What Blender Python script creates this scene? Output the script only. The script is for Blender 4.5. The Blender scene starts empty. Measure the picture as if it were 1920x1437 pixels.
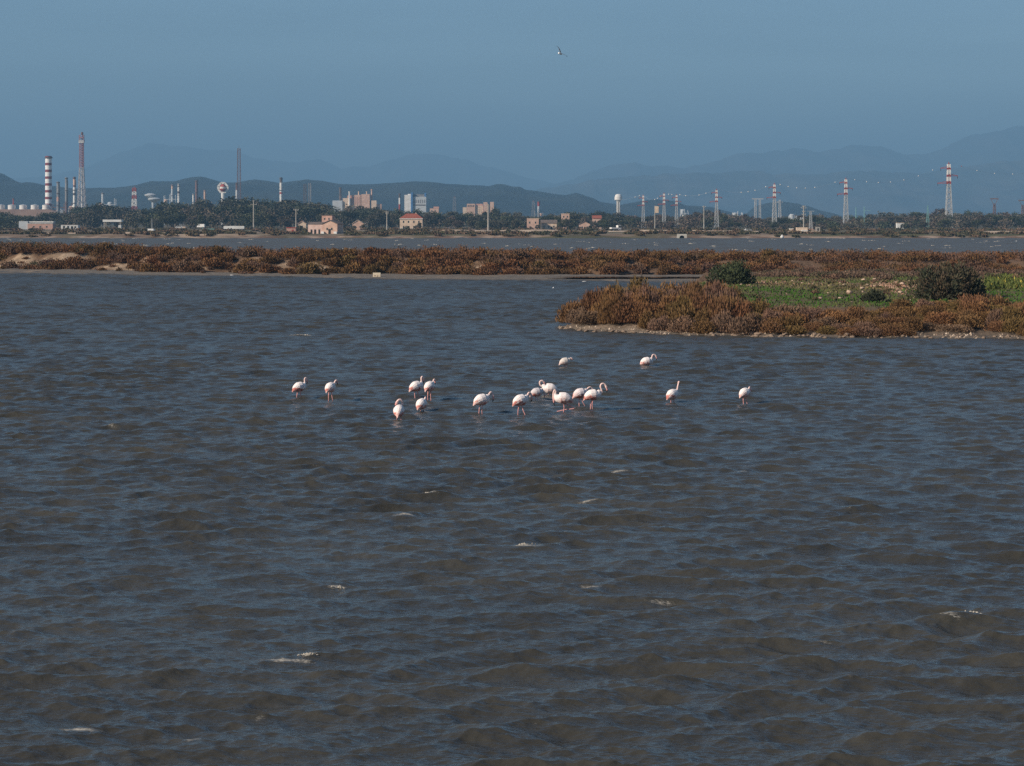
import bpy, math, random
import numpy as np
from mathutils import Vector, Matrix, kdtree

random.seed(7)
rng = np.random.default_rng(7)
S = bpy.context.scene
COL = S.collection
F, HZ, CX, H = 4000.0, 415.0, 960.0, 7.0      # focal length (photo px), horizon row, centre column, eye height
R = math.radians

def at(px, y, Y):            # photo pixel at a given distance -> world point
    return Vector(((px - CX) / F * Y, Y, H - (y - HZ) / F * Y))

def wx(px, Y):
    return (px - CX) / F * Y

# ------------------------------------------------------------------ materials
def nodes(name):
    m = bpy.data.materials.new(name)
    m.use_nodes = True
    nt = m.node_tree
    return m, nt, nt.nodes['Principled BSDF']

MATS = {}
def mat(name, c, c2=None, scale=1.0, rough=.85, spec=.3, metal=0.0, detail=4):
    """plain surface whose colour wanders between c and c2 with a noise in object space"""
    if name in MATS:
        return MATS[name]
    m, nt, b = nodes(name)
    c2 = c2 or tuple(v * .72 for v in c)
    tc = nt.nodes.new('ShaderNodeTexCoord')
    n = nt.nodes.new('ShaderNodeTexNoise')
    n.inputs['Scale'].default_value = scale
    n.inputs['Detail'].default_value = detail
    nt.links.new(tc.outputs['Object'], n.inputs['Vector'])
    r = nt.nodes.new('ShaderNodeValToRGB')
    r.color_ramp.elements[0].position = .35
    r.color_ramp.elements[1].position = .65
    r.color_ramp.elements[0].color = (*c, 1)
    r.color_ramp.elements[1].color = (*c2, 1)
    nt.links.new(n.outputs['Fac'], r.inputs['Fac'])
    nt.links.new(r.outputs['Color'], b.inputs['Base Color'])
    b.inputs['Roughness'].default_value = rough
    b.inputs['Specular IOR Level'].default_value = spec
    b.inputs['Metallic'].default_value = metal
    MATS[name] = m
    return m

def mat_attr(name, rough=.9, spec=.2, scale=8.0, amount=.35, hue=False, vary=.6, bump=0.0, bump_scale=6.0):
    """colour from the mesh's own Col attribute, broken up by noise; hue: each object a bit different"""
    m, nt, b = nodes(name)
    a = nt.nodes.new('ShaderNodeAttribute'); a.attribute_name = 'Col'
    tc = nt.nodes.new('ShaderNodeTexCoord')
    n = nt.nodes.new('ShaderNodeTexNoise')
    n.inputs['Scale'].default_value = scale; n.inputs['Detail'].default_value = 5
    nt.links.new(tc.outputs['Object'], n.inputs['Vector'])
    mr = nt.nodes.new('ShaderNodeMapRange')
    mr.inputs['From Min'].default_value = .3; mr.inputs['From Max'].default_value = .7
    mr.inputs['To Min'].default_value = 1 - amount; mr.inputs['To Max'].default_value = 1 + amount
    nt.links.new(n.outputs['Fac'], mr.inputs['Value'])
    mx = nt.nodes.new('ShaderNodeVectorMath'); mx.operation = 'SCALE'
    nt.links.new(a.outputs['Color'], mx.inputs[0]); nt.links.new(mr.outputs['Result'], mx.inputs['Scale'])
    out = mx.outputs[0]
    if hue:
        oi = nt.nodes.new('ShaderNodeObjectInfo')
        hs = nt.nodes.new('ShaderNodeHueSaturation')
        h = nt.nodes.new('ShaderNodeMapRange')
        h.inputs['To Min'].default_value = .488; h.inputs['To Max'].default_value = .512
        nt.links.new(oi.outputs['Random'], h.inputs['Value'])
        nt.links.new(h.outputs['Result'], hs.inputs['Hue'])
        v = nt.nodes.new('ShaderNodeMath'); v.operation = 'MULTIPLY_ADD'
        fr = nt.nodes.new('ShaderNodeMath'); fr.operation = 'FRACT'
        ml = nt.nodes.new('ShaderNodeMath'); ml.operation = 'MULTIPLY'; ml.inputs[1].default_value = 17.3
        nt.links.new(oi.outputs['Random'], ml.inputs[0]); nt.links.new(ml.outputs[0], fr.inputs[0])
        nt.links.new(fr.outputs[0], v.inputs[0]); v.inputs[1].default_value = vary; v.inputs[2].default_value = 1 - vary / 2
        nt.links.new(v.outputs[0], hs.inputs['Value'])
        nt.links.new(out, hs.inputs['Color'])
        out = hs.outputs['Color']
    nt.links.new(out, b.inputs['Base Color'])
    b.inputs['Roughness'].default_value = rough
    b.inputs['Specular IOR Level'].default_value = spec
    if bump:
        n2 = nt.nodes.new('ShaderNodeTexNoise'); n2.inputs['Scale'].default_value = bump_scale; n2.inputs['Detail'].default_value = 6
        nt.links.new(tc.outputs['Object'], n2.inputs['Vector'])
        bp = nt.nodes.new('ShaderNodeBump'); bp.inputs['Strength'].default_value = bump; bp.inputs['Distance'].default_value = .2
        nt.links.new(n2.outputs['Fac'], bp.inputs['Height']); nt.links.new(bp.outputs['Normal'], b.inputs['Normal'])
    MATS[name] = m
    return m

WHITE = mat('white paint', (.8, .79, .76), (.66, .64, .6), .3)
RED = mat('red paint', (.42, .07, .05), (.3, .06, .05), .2)
STEEL = mat('galvanised steel', (.5, .52, .53), (.38, .38, .38), .4)
DARKSTEEL = mat('dark weathered steel', (.09, .08, .08), (.15, .11, .1), .2)
RUST = mat('rusty steel', (.22, .11, .09), (.14, .1, .1), .2)
GREYSTEEL = mat('grey plant steel', (.3, .3, .3), (.2, .2, .21), .15)
CONC = mat('weathered concrete', (.45, .42, .37), (.34, .31, .27), .5)
PINK = mat('pink plaster', (.58, .35, .28), (.46, .28, .22), .6)
CREAM = mat('cream plaster', (.76, .6, .45), (.6, .44, .32), .5)
PEACH = mat('peach plaster', (.68, .46, .35), (.54, .35, .27), .5)
TILE = mat('red roof tiles', (.36, .1, .06), (.25, .08, .05), 1.2)
OLDROOF = mat('weathered roof', (.2, .15, .12), (.12, .1, .09), .8)
GLASS = mat('dark window', (.03, .035, .04), (.05, .05, .05), 1, rough=.2, spec=.5)
DARK = mat('dark opening', (.02, .02, .02), (.03, .03, .03), 1)
BLUE = mat('blue cladding', (.08, .22, .45), (.06, .17, .36), .3)
LGREY = mat('light grey cladding', (.55, .58, .6), (.45, .48, .5), .2)
GREENP = mat('green painted steel', (.22, .42, .4), (.18, .35, .33), .5)
TYRE = mat('black rubber', (.02, .02, .02), (.03, .03, .03), 4)
BARK = mat('bark', (.12, .09, .065), (.2, .17, .14), 1.5)
STONE = mat('pale stone', (.52, .39, .29), (.4, .27, .2), 3)
SHOREROCK = mat('dark shore rock', (.17, .125, .09), (.26, .19, .14), 3)
SANDM = mat('sandy track', (.5, .39, .29), (.38, .29, .22), .15)

LEAF = mat_attr('tree foliage', scale=.35, amount=.45, hue=True)
SCRUB = mat_attr('scrub foliage', scale=1.1, amount=.28, hue=True, vary=.36)
LAND = mat_attr('bare earth', scale=1.3, amount=.25, bump=.6, bump_scale=5)
FARLAND = mat_attr('dry land', scale=.05, amount=.3, bump=.5, bump_scale=.4)
HILLM = mat_attr('wooded hill', scale=.004, amount=.3)
FEATHER = mat_attr('feathers', rough=.8, scale=22, amount=.1, bump=.25, bump_scale=40)

# ------------------------------------------------------------------ mesh helpers
def new_obj(name, me, parent=None):
    o = bpy.data.objects.new(name, me)
    COL.objects.link(o)
    if parent is not None:
        o.parent = parent
    return o

def np_mesh(name, verts, faces, mats, cols=None, smooth=False, fidx=None):
    """verts (N,3); faces (M,k) all with the same k"""
    me = bpy.data.meshes.new(name)
    verts = np.asarray(verts, np.float32); faces = np.asarray(faces, np.int32)
    k = faces.shape[1]
    me.vertices.add(len(verts)); me.vertices.foreach_set('co', verts.ravel())
    me.loops.add(faces.size); me.loops.foreach_set('vertex_index', faces.ravel())
    me.polygons.add(len(faces))
    me.polygons.foreach_set('loop_start', np.arange(0, faces.size, k, dtype=np.int32))
    if smooth:
        me.polygons.foreach_set('use_smooth', np.ones(len(faces), bool))
    else:
        me.polygons.foreach_set('use_smooth', np.zeros(len(faces), bool))
    for m in (mats if isinstance(mats, (list, tuple)) else [mats]):
        me.materials.append(m)
    if fidx is not None:
        me.polygons.foreach_set('material_index', np.asarray(fidx, np.int32))
    if cols is not None:
        a = me.color_attributes.new('Col', 'FLOAT_COLOR', 'POINT')
        c = np.ones((len(verts), 4), np.float32); c[:, :3] = cols
        a.data.foreach_set('color', c.ravel())
    me.update(calc_edges=True); me.validate()
    return me

def grid_faces(nr, nc):
    i = np.arange(nr - 1)[:, None] * nc + np.arange(nc - 1)[None, :]
    i = i.ravel()
    return np.stack([i, i + 1, i + nc + 1, i + nc], 1)

class MB:
    """collects shapes, builds ONE mesh object"""
    def __init__(self):
        self.v, self.f, self.mi, self.mats = [], [], [], []
    def _m(self, m):
        if m not in self.mats:
            self.mats.append(m)
        return self.mats.index(m)
    def add(self, vs, fs, m):
        o = len(self.v); k = self._m(m)
        self.v += [tuple(p) for p in vs]
        self.f += [[i + o for i in f] for f in fs]
        self.mi += [k] * len(fs)
        return self
    def box(self, x0, x1, y0, y1, z0, z1, m):
        vs = [(x, y, z) for z in (z0, z1) for x, y in ((x0, y0), (x1, y0), (x1, y1), (x0, y1))]
        return self.add(vs, [(3, 2, 1, 0), (4, 5, 6, 7), (0, 1, 5, 4), (1, 2, 6, 5), (2, 3, 7, 6), (3, 0, 4, 7)], m)
    def lathe(self, prof, m, n=14, cx=0, cy=0, mats=None):
        """prof: list of (radius, z); mats: material per segment"""
        o = len(self.v)
        for r, z in prof:
            for i in range(n):
                a = 2 * math.pi * i / n
                self.v.append((cx + r * math.cos(a), cy + r * math.sin(a), z))
        for j in range(len(prof) - 1):
            k = self._m(mats[j] if mats else m)
            for i in range(n):
                self.f.append([o + j * n + i, o + j * n + (i + 1) % n, o + (j + 1) * n + (i + 1) % n, o + (j + 1) * n + i])
                self.mi.append(k)
        k = self._m(mats[-1] if mats else m)
        self.f.append([o + (len(prof) - 1) * n + i for i in range(n)]); self.mi.append(k)
        self.f.append([o + i for i in reversed(range(n))]); self.mi.append(self._m(mats[0] if mats else m))
        return self
    def bar(self, a, b, w, m, w2=None):
        """square bar between two points"""
        a, b = Vector(a), Vector(b); d = (b - a)
        if d.length < 1e-6: return self
        d.normalize()
        u = d.cross(Vector((0, 0, 1)) if abs(d.z) < .9 else Vector((1, 0, 0))).normalized(); v = d.cross(u)
        h, h2 = w / 2, (w2 or w) / 2
        vs = [a + u * x * h + v * y * h for x, y in ((-1, -1), (1, -1), (1, 1), (-1, 1))] + \
             [b + u * x * h2 + v * y * h2 for x, y in ((-1, -1), (1, -1), (1, 1), (-1, 1))]
        return self.add(vs, [(3, 2, 1, 0), (4, 5, 6, 7), (0, 1, 5, 4), (1, 2, 6, 5), (2, 3, 7, 6), (3, 0, 4, 7)], m)
    def tube(self, pts, radii, m, n=8):
        o = len(self.v); pts = [Vector(p) for p in pts]
        up = Vector((0, 1, 0))
        for i, p in enumerate(pts):
            t = (pts[min(i + 1, len(pts) - 1)] - pts[max(i - 1, 0)]).normalized()
            u = (up - t * up.dot(t))
            u = u.normalized() if u.length > .05 else t.orthogonal().normalized()
            v = t.cross(u)
            for k in range(n):
                a = 2 * math.pi * k / n
                self.v.append(tuple(p + (u * math.cos(a) + v * math.sin(a)) * radii[i]))
        k = self._m(m)
        for j in range(len(pts) - 1):
            for i in range(n):
                self.f.append([o + j * n + i, o + j * n + (i + 1) % n, o + (j + 1) * n + (i + 1) % n, o + (j + 1) * n + i]); self.mi.append(k)
        self.f.append([o + (len(pts) - 1) * n + i for i in range(n)]); self.mi.append(k)
        self.f.append([o + i for i in reversed(range(n))]); self.mi.append(k)
        return self
    def prism(self, poly, axis, a, b, m):
        """polygon (2D) extruded along an axis: 'y' (poly in x,z) or 'x' (poly in y,z)"""
        n = len(poly)
        if axis == 'y':
            vs = [(p[0], a, p[1]) for p in poly] + [(p[0], b, p[1]) for p in poly]
        else:
            vs = [(a, p[0], p[1]) for p in poly] + [(b, p[0], p[1]) for p in poly]
        fs = [list(range(n)), list(reversed(range(n, 2 * n)))] + [[i, i + n, (i + 1) % n + n, (i + 1) % n] for i in range(n)]
        return self.add(vs, fs, m)
    def build(self, name, parent=None, loc=None, smooth=False, rz=0):
        me = bpy.data.meshes.new(name)
        me.from_pydata(self.v, [], self.f)
        for m in self.mats: me.materials.append(m)
        me.polygons.foreach_set('material_index', self.mi)
        if smooth: me.polygons.foreach_set('use_smooth', [True] * len(self.f))
        import bmesh
        bm = bmesh.new(); bm.from_mesh(me); bmesh.ops.recalc_face_normals(bm, faces=bm.faces[:]); bm.to_mesh(me); bm.free()
        o = new_obj(name, me, parent)
        if loc is not None: o.location = loc
        o.rotation_euler.z = rz
        return o

def tag(o, label=None, cat=None, group=None, kind=None):
    if label: o['label'] = label
    if cat: o['category'] = cat
    if group: o['group'] = group
    if kind: o['kind'] = kind
    return o

def thing(name, label, cat, loc=(0, 0, 0), group=None, rz=0):
    o = bpy.data.objects.new(name, None); COL.objects.link(o)
    o.empty_display_size = .2
    o.location = loc; o.rotation_euler.z = rz
    return tag(o, label, cat, group)

def copy_tree(o, parent=None):
    c = o.copy(); COL.objects.link(c)
    if parent is not None: c.parent = parent
    for ch in list(o.children): copy_tree(ch, c)
    return c

# cheap 2D value noise (numpy) used for terrain, hills and the breaking up of colours
def vnoise(x, y, seed=0):
    x = np.asarray(x, float); y = np.asarray(y, float)
    xi = np.floor(x).astype(np.int64); yi = np.floor(y).astype(np.int64)
    fx = x - xi; fy = y - yi
    fx = fx * fx * (3 - 2 * fx); fy = fy * fy * (3 - 2 * fy)
    def hsh(a, b):
        h = (a * 374761393 + b * 668265263 + seed * 974711) & 0xffffffff
        h = ((h ^ (h >> 13)) * 1274126177) & 0xffffffff
        return ((h ^ (h >> 16)) & 0xffff) / 65535.0
    return (hsh(xi, yi) * (1 - fx) + hsh(xi + 1, yi) * fx) * (1 - fy) + (hsh(xi, yi + 1) * (1 - fx) + hsh(xi + 1, yi + 1) * fx) * fy

def fbm(x, y, o=4, seed=0):
    s = 0; a = .5; t = 0
    for i in range(o):
        s = s + a * vnoise(x * 2 ** i, y * 2 ** i, seed + i); t += a; a *= .5
    return s / t

def mix(a, b, t):
    return np.asarray(a)[None, :] * (1 - t[:, None]) + np.asarray(b)[None, :] * t[:, None]

def smooth01(x):
    x = np.clip(x, 0, 1)
    return x * x * (3 - 2 * x)

# ------------------------------------------------------------------ camera, light, sky
cam = bpy.data.cameras.new('camera')
cam.sensor_fit = 'HORIZONTAL'; cam.sensor_width = 36; cam.lens = F / 1920 * 36
cam.shift_y = -(718.5 - HZ) / 1920
cam.clip_start = .5; cam.clip_end = 80000
co = bpy.data.objects.new('camera', cam); COL.objects.link(co)
co.location = (0, 0, H); co.rotation_euler = (R(90), 0, 0)
S.camera = co

SUN_EL, SUN_ROT = 30, 240
sd = Vector((math.sin(R(SUN_ROT)) * math.cos(R(SUN_EL)), math.cos(R(SUN_ROT)) * math.cos(R(SUN_EL)), math.sin(R(SUN_EL))))
sl = bpy.data.lights.new('sun', 'SUN'); sl.energy = 5.0; sl.angle = R(.5); sl.color = (1, .86, .7)
so = bpy.data.objects.new('sun', sl); COL.objects.link(so)
so.rotation_euler = sd.to_track_quat('Z', 'Y').to_euler(); so.location = (-60, -40, 60)

W = bpy.data.worlds.new('World'); S.world = W; W.use_nodes = True
nt = W.node_tree; bg = nt.nodes['Background']
sk = nt.nodes.new('ShaderNodeTexSky'); sk.sky_type = 'NISHITA'; sk.sun_disc = False
sk.sun_elevation = R(SUN_EL); sk.sun_rotation = R(SUN_ROT)
sk.air_density = 1.0; sk.dust_density = 0.0; sk.ozone_density = 4.0; sk.altitude = 0
tcw = nt.nodes.new('ShaderNodeTexCoord'); mpw = nt.nodes.new('ShaderNodeMapping'); mpw.inputs['Scale'].default_value = (3, 3, 26)   # very thin high cloud
ncw = nt.nodes.new('ShaderNodeTexNoise'); ncw.inputs['Scale'].default_value = 1.4; ncw.inputs['Detail'].default_value = 5
nt.links.new(tcw.outputs['Generated'], mpw.inputs['Vector']); nt.links.new(mpw.outputs[0], ncw.inputs['Vector'])
mrw = nt.nodes.new('ShaderNodeMapRange'); mrw.inputs['From Min'].default_value = .3; mrw.inputs['From Max'].default_value = .7; mrw.inputs['To Min'].default_value = .87; mrw.inputs['To Max'].default_value = 1.13
nt.links.new(ncw.outputs['Fac'], mrw.inputs['Value'])
vmw = nt.nodes.new('ShaderNodeVectorMath'); vmw.operation = 'SCALE'; nt.links.new(sk.outputs[0], vmw.inputs[0]); nt.links.new(mrw.outputs[0], vmw.inputs['Scale'])
nt.links.new(vmw.outputs[0], bg.inputs[0]); bg.inputs[1].default_value = .073
S.view_settings.view_transform = 'Standard'; S.view_settings.look = 'None'
S.view_settings.exposure = .25; S.view_settings.gamma = 1
S.cycles.max_bounces = 5; S.cycles.volume_bounces = 0; S.cycles.caustics_reflective = False; S.cycles.caustics_refractive = False
S.cycles.use_denoising = False
S.cycles.sample_clamp_indirect = 4

# ------------------------------------------------------------------ haze
m = bpy.data.materials.new('haze'); m.use_nodes = True
n = m.node_tree; n.nodes.remove(n.nodes['Principled BSDF'])
pv = n.nodes.new('ShaderNodeVolumePrincipled')
pv.inputs['Color'].default_value = (.29, .57, .875, 1); pv.inputs['Density'].default_value = 1.18e-4
n.links.new(pv.outputs[0], n.nodes['Material Output'].inputs['Volume'])
hz = MB().box(-13000, 13000, -420, 36000, -3, 1300, m).build('haze')
tag(hz, 'thin blue haze over the lagoon and hills', 'haze', kind='stuff')

# ------------------------------------------------------------------ water
NW = 120
wl = np.exp(rng.uniform(math.log(.13), math.log(2.1), NW))
amp = .0046 * wl ** 1.08 * np.where(wl > 1.5, 1.2, 1.0) * np.where((wl > .75) & (wl < 1.5), 1.5, 1.0) * np.where(wl < .6, 1.3, 1.0) * np.where(wl < .35, 1.1, 1.0)
ang = rng.normal(0, .5, NW) + np.where(wl < .6, rng.normal(0, .35, NW), 0)
kx = 2 * math.pi / wl * np.sin(ang + .1); ky = -2 * math.pi / wl * np.cos(ang + .1)
ph = rng.uniform(0, 2 * math.pi, NW)
NB = 40                                                  # longer chop of the wide far pond
wb = np.exp(rng.uniform(math.log(3.0), math.log(9.0), NB)); ab = .0042 * wb
gb = rng.normal(0, .5, NB); kbx = 2 * math.pi / wb * np.sin(gb); kby = -2 * math.pi / wb * np.cos(gb); pb_ = rng.uniform(0, 2 * math.pi, NB)
def waves(x, y, dy=None, chop=.9):
    x = np.asarray(x); y = np.asarray(y)
    f = np.float32 if x.size > 10000 else np.float64
    x = x.astype(f); y = y.astype(f)
    z = np.zeros_like(x); dx = np.zeros_like(x); dyy = np.zeros_like(x)
    gust = (.55 + .9 * fbm(x * .1 + 40, y * .05, 3, 5)).astype(f)
    wx_ = (x + .5 * fbm(x * .45, y * .3, 2, 15) - .25).astype(f); wy_ = (y + .5 * fbm(x * .4 + 9, y * .35, 2, 16) - .25).astype(f)   # bends the crests
    for i in range(NW):
        sl_ = slice(None); w = f(1)
        if dy is not None:                                # leave out what the mesh cannot carry far out
            w = np.clip(wl[i] / (2.2 * dy[:, :1]) - 1, 0, 1).astype(f); last = int(np.count_nonzero(w[:, 0] > 0))
            if last == 0: continue
            sl_ = slice(0, last); w = w[:last]
        t = f(kx[i]) * wx_[sl_] + f(ky[i]) * wy_[sl_] + f(ph[i])
        z[sl_] += w * f(amp[i]) * np.cos(t)
        k = 2 * math.pi / wl[i]
        s = w * np.sin(t) * f(amp[i] * chop)
        dx[sl_] -= f(kx[i] / k) * s; dyy[sl_] -= f(ky[i] / k) * s
    if float(np.max(y)) > 230:
        far = np.clip((y - 230) / 120, 0, 1).astype(f)
        for i in range(NB):
            z += far * f(ab[i]) * np.cos(f(kbx[i]) * x + f(kby[i]) * y + f(pb_[i]))
    return z * gust, dx * gust, dyy * gust

def water_material():
    m, nt, b = nodes('muddy water')
    tc = nt.nodes.new('ShaderNodeTexCoord')
    def ripple(sx, sy, strength, dist, prev=None, detail=3):
        mp = nt.nodes.new('ShaderNodeMapping'); mp.inputs['Scale'].default_value = (sx, sy, 1)
        mp.inputs['Rotation'].default_value = (0, 0, .15)
        nt.links.new(tc.outputs['Object'], mp.inputs['Vector'])
        n = nt.nodes.new('ShaderNodeTexNoise'); n.inputs['Scale'].default_value = 1; n.inputs['Detail'].default_value = detail
        nt.links.new(mp.outputs[0], n.inputs['Vector'])
        bp = nt.nodes.new('ShaderNodeBump'); bp.inputs['Strength'].default_value = strength; bp.inputs['Distance'].default_value = dist
        nt.links.new(n.outputs['Fac'], bp.inputs['Height'])
        if prev: nt.links.new(prev.outputs[0], bp.inputs['Normal'])
        return bp
    b1 = ripple(2.6, 6.5, 1.0, .05)
    b2 = ripple(8, 20, 1.0, .015, b1)
    nt.links.new(b2.outputs[0], b.inputs['Normal'])
    at_ = nt.nodes.new('ShaderNodeAttribute'); at_.attribute_name = 'rough'
    # foam: the mesh says where crests break, fine noise tears it
    af = nt.nodes.new('ShaderNodeAttribute'); af.attribute_name = 'foam'
    mpf = nt.nodes.new('ShaderNodeMapping'); mpf.inputs['Scale'].default_value = (13, 40, 1); nt.links.new(tc.outputs['Object'], mpf.inputs['Vector'])
    nf = nt.nodes.new('ShaderNodeTexNoise'); nf.inputs['Scale'].default_value = 1; nf.inputs['Detail'].default_value = 5; nf.inputs['Roughness'].default_value = .75
    nt.links.new(mpf.outputs[0], nf.inputs['Vector'])
    sm_ = nt.nodes.new('ShaderNodeMath'); sm_.operation = 'MULTIPLY_ADD'; sm_.inputs[1].default_value = .5
    nt.links.new(af.outputs['Fac'], sm_.inputs[0]); nt.links.new(nf.outputs['Fac'], sm_.inputs[2])
    ff = nt.nodes.new('ShaderNodeMapRange'); ff.interpolation_type = 'SMOOTHSTEP'; ff.inputs['From Min'].default_value = .79; ff.inputs['From Max'].default_value = 1.06; ff.inputs['To Max'].default_value = .78
    nt.links.new(sm_.outputs[0], ff.inputs['Value'])
    rmx = nt.nodes.new('ShaderNodeMix'); nt.links.new(ff.outputs[0], rmx.inputs[0]); nt.links.new(at_.outputs['Fac'], rmx.inputs[2]); rmx.inputs[3].default_value = .9
    nt.links.new(rmx.outputs[0], b.inputs['Roughness'])
    n = nt.nodes.new('ShaderNodeTexNoise'); n.inputs['Scale'].default_value = .15; n.inputs['Detail'].default_value = 3
    nt.links.new(tc.outputs['Object'], n.inputs['Vector'])
    r = nt.nodes.new('ShaderNodeValToRGB')
    r.color_ramp.elements[0].position = .3; r.color_ramp.elements[1].position = .7
    r.color_ramp.elements[0].color = (.038, .036, .029, 1); r.color_ramp.elements[1].color = (.053, .05, .04, 1)
    nt.links.new(n.outputs['Fac'], r.inputs['Fac']); at2 = nt.nodes.new('ShaderNodeAttribute'); at2.attribute_name = 'silt'
    mx = nt.nodes.new('ShaderNodeMix'); mx.data_type = 'RGBA'
    nt.links.new(at2.outputs['Fac'], mx.inputs[0]); nt.links.new(r.outputs[0], mx.inputs[6]); mx.inputs[7].default_value = (.088, .084, .073, 1)
    fm = nt.nodes.new('ShaderNodeMix'); fm.data_type = 'RGBA'
    nt.links.new(ff.outputs[0], fm.inputs[0]); nt.links.new(mx.outputs[2], fm.inputs[6]); fm.inputs[7].default_value = (.46, .43, .37, 1)
    nt.links.new(fm.outputs[2], b.inputs['Base Color'])
    b.inputs['IOR'].default_value = 1.34; b.inputs['Specular IOR Level'].default_value = .66
    return m
WATER = water_material()

nr, nc = 2650, 1250
rows = np.concatenate([np.exp(np.linspace(math.log(18), math.log(330), 2400)), np.exp(np.linspace(math.log(330.6), math.log(905), 250))]); us = np.linspace(-.34, .34, nc)
YY, UU = np.meshgrid(rows, us, indexing='ij')
XX = UU * (YY + 22)
DY = np.gradient(rows)[:, None] * np.ones((1, nc))
z, dx, dyy = waves(XX, YY, DY)
wv = np.stack([XX + dx, YY + dyy, z], -1).reshape(-1, 3)
water = new_obj('water', np_mesh('water', wv, grid_faces(nr, nc), WATER, smooth=True))
ra = water.data.attributes.new('rough', 'FLOAT', 'POINT')     # waves too small for the mesh far out become gloss
ra.data.foreach_set('value', np.interp(YY.ravel(), [20, 60, 150, 280, 400, 900], [.08, .14, .28, .38, .46, .55]).astype(np.float32))
sa_ = water.data.attributes.new('silt', 'FLOAT', 'POINT')     # the far pond is paler with silt
sa_.data.foreach_set('value', np.interp(YY.ravel(), [300, 330], [0, 1]).astype(np.float32))
tag(water, 'choppy brown and blue lagoon water', 'water', kind='structure')

FOAM = [(568, 630, 55, 110), (640, 612, 50, 30), (535, 1246, 115, 70), (572, 1244, 26, 46), (628, 1111, 40, 40), (800, 926, 42, 40),
        (758, 977, 55, 36), (985, 1028, 60, 60), (1155, 880, 48, 36), (1110, 937, 60, 36), (1418, 911, 30, 26), (1400, 890, 60, 26),
        (1630, 780, 36, 26), (1550, 796, 34, 22), (1105, 1094, 50, 30), (1235, 1118, 60, 28), (1815, 1148, 50, 50), (1790, 1175, 50, 30),
        (165, 1354, 90, 40), (370, 1377, 36, 30), (490, 1345, 30, 18), (340, 1262, 0, 0), (200, 803, 40, 26), (370, 781, 24, 14), (870, 827, 60, 18),
        (560, 815, 30, 10), (640, 830, 30, 10), (790, 783, 40, 20), (740, 787, 50, 20), (1030, 1032, 20, 14), (180, 575, 30, 20),
        (710, 603, 26, 16), (375, 611, 30, 12), (300, 614, 25, 12), (75, 624, 24, 12), (440, 614, 30, 12), (520, 673, 34, 14), (5, 702, 24, 14),
        (1545, 1210, 40, 18), (1340, 1170, 30, 14), (1940, 1140, 10, 8), (30, 1190, 30, 10), (1360, 1420, 50, 24), (780, 1195, 40, 14)]

for _ in range(120):
    y_ = HZ + 7 * F / math.exp(rng.uniform(math.log(29), math.log(215))); px_ = rng.uniform(-80, 2000)
    if not (y_ < 640 and px_ > 1010): FOAM.append((px_, y_, rng.uniform(12, 55), int(rng.integers(4, 12))))
fatt = np.zeros((nr, nc), np.float32)
for px_, y_, w_, n_ in FOAM:
    if not n_: continue
    Yc = 7 * F / (y_ - HZ); Xc = wx(px_, Yc); L_ = w_ / F * Yc * .7
    ys_ = np.linspace(Yc - .6, Yc + .6, 41); Yc = float(ys_[np.argmax(waves(np.full(41, Xc), ys_)[0])])
    i0, i1 = np.searchsorted(rows, [Yc - 1.5, Yc + 1.5]); 
    if i1 <= i0: continue
    sx = XX[i0:i1] + dx[i0:i1] - Xc; sy = YY[i0:i1] + dyy[i0:i1] - Yc
    wob = .09 * np.sin(sx * 2.3 + Xc * 5) + .05 * np.sin(sx * 7 + Xc) + .12 * np.abs(sx)
    wd_ = np.maximum(.075 + .0012 * Yc, 1.1 * DY[i0:i1])
    k_ = min(1.0, .45 + n_ / 70)
    v_ = k_ * np.exp(-(sx / L_) ** 2) * np.exp(-((sy + wob) / wd_) ** 2)
    fatt[i0:i1] = np.maximum(fatt[i0:i1], v_)
fa_ = water.data.attributes.new('foam', 'FLOAT', 'POINT'); fa_.data.foreach_set('value', fatt.ravel())

def wz(x, y):
    a, _, _ = waves(np.array([float(x)]), np.array([float(y)]))
    return float(a[0])

# foam: torn flecks lying along the crests
def foam_mesh():
    V, Fc = [], []
    def fleck(x, y, L, n, hgt=.03, rmax=.022):
        ys = np.linspace(y - .6, y + .6, 41); y = float(ys[np.argmax(waves(np.full(41, float(x)), ys)[0])]) - .04   # sits on the nearest crest
        n = int(n * 1.6)
        T = rng.normal(0, .33, n); K = rng.random(n); PX = x + T * L
        PY = y + rng.normal(0, .02 + L * .03, n) + .07 * np.sin(PX * 3.1 + x) - .12 * np.abs(T) * L; PZ = waves(PX, PY)[0]
        for t, px, py, pz, q in zip(T, PX, PY, PZ, K):
            r = (.006 + (rmax - .006) * q ** 2.5) * (1.25 if abs(t) < .3 else .8)
            o = len(V); k = 5
            V.append((px, py, pz + r * .8 + hgt * rng.random() ** 2 * .5))
            for i in range(k):
                a = 2 * math.pi * i / k
                rr = r * rng.uniform(.7, 1.4)
                V.append((px + rr * 1.7 * math.cos(a), py + rr * math.sin(a), pz - .002))
            for i in range(k): Fc.append((o, o + 1 + i, o + 1 + (i + 1) % k))
    def pxf(px, y, wpx, n, hgt=.03):
        Y = 7 * F / (y - HZ); fleck(wx(px, Y), Y, wpx / F * Y, n, hgt, .011 + .00016 * Y)
    big = [(572, 1243.5, 26, 30), (568, 630, 50, 46), (800, 926, 26, 12), (985, 1028, 40, 14), (1815, 1148, 40, 16), (630, 1111, 24, 10)]
    for b in big:
        if b[3]: pxf(*b)
    for _ in range(210):                                     # white horses on the far pond
        Y = rng.uniform(340, 850); x = rng.uniform(-.27, .27) * Y
        fleck(x, Y, rng.uniform(.8, 3.0), int(rng.integers(5, 16)), .16, .2)
    return np_mesh('foam', V, Fc, mat('sea foam', (.5, .46, .39), (.32, .29, .24), 3))
foam = new_obj('foam', foam_mesh())
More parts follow.
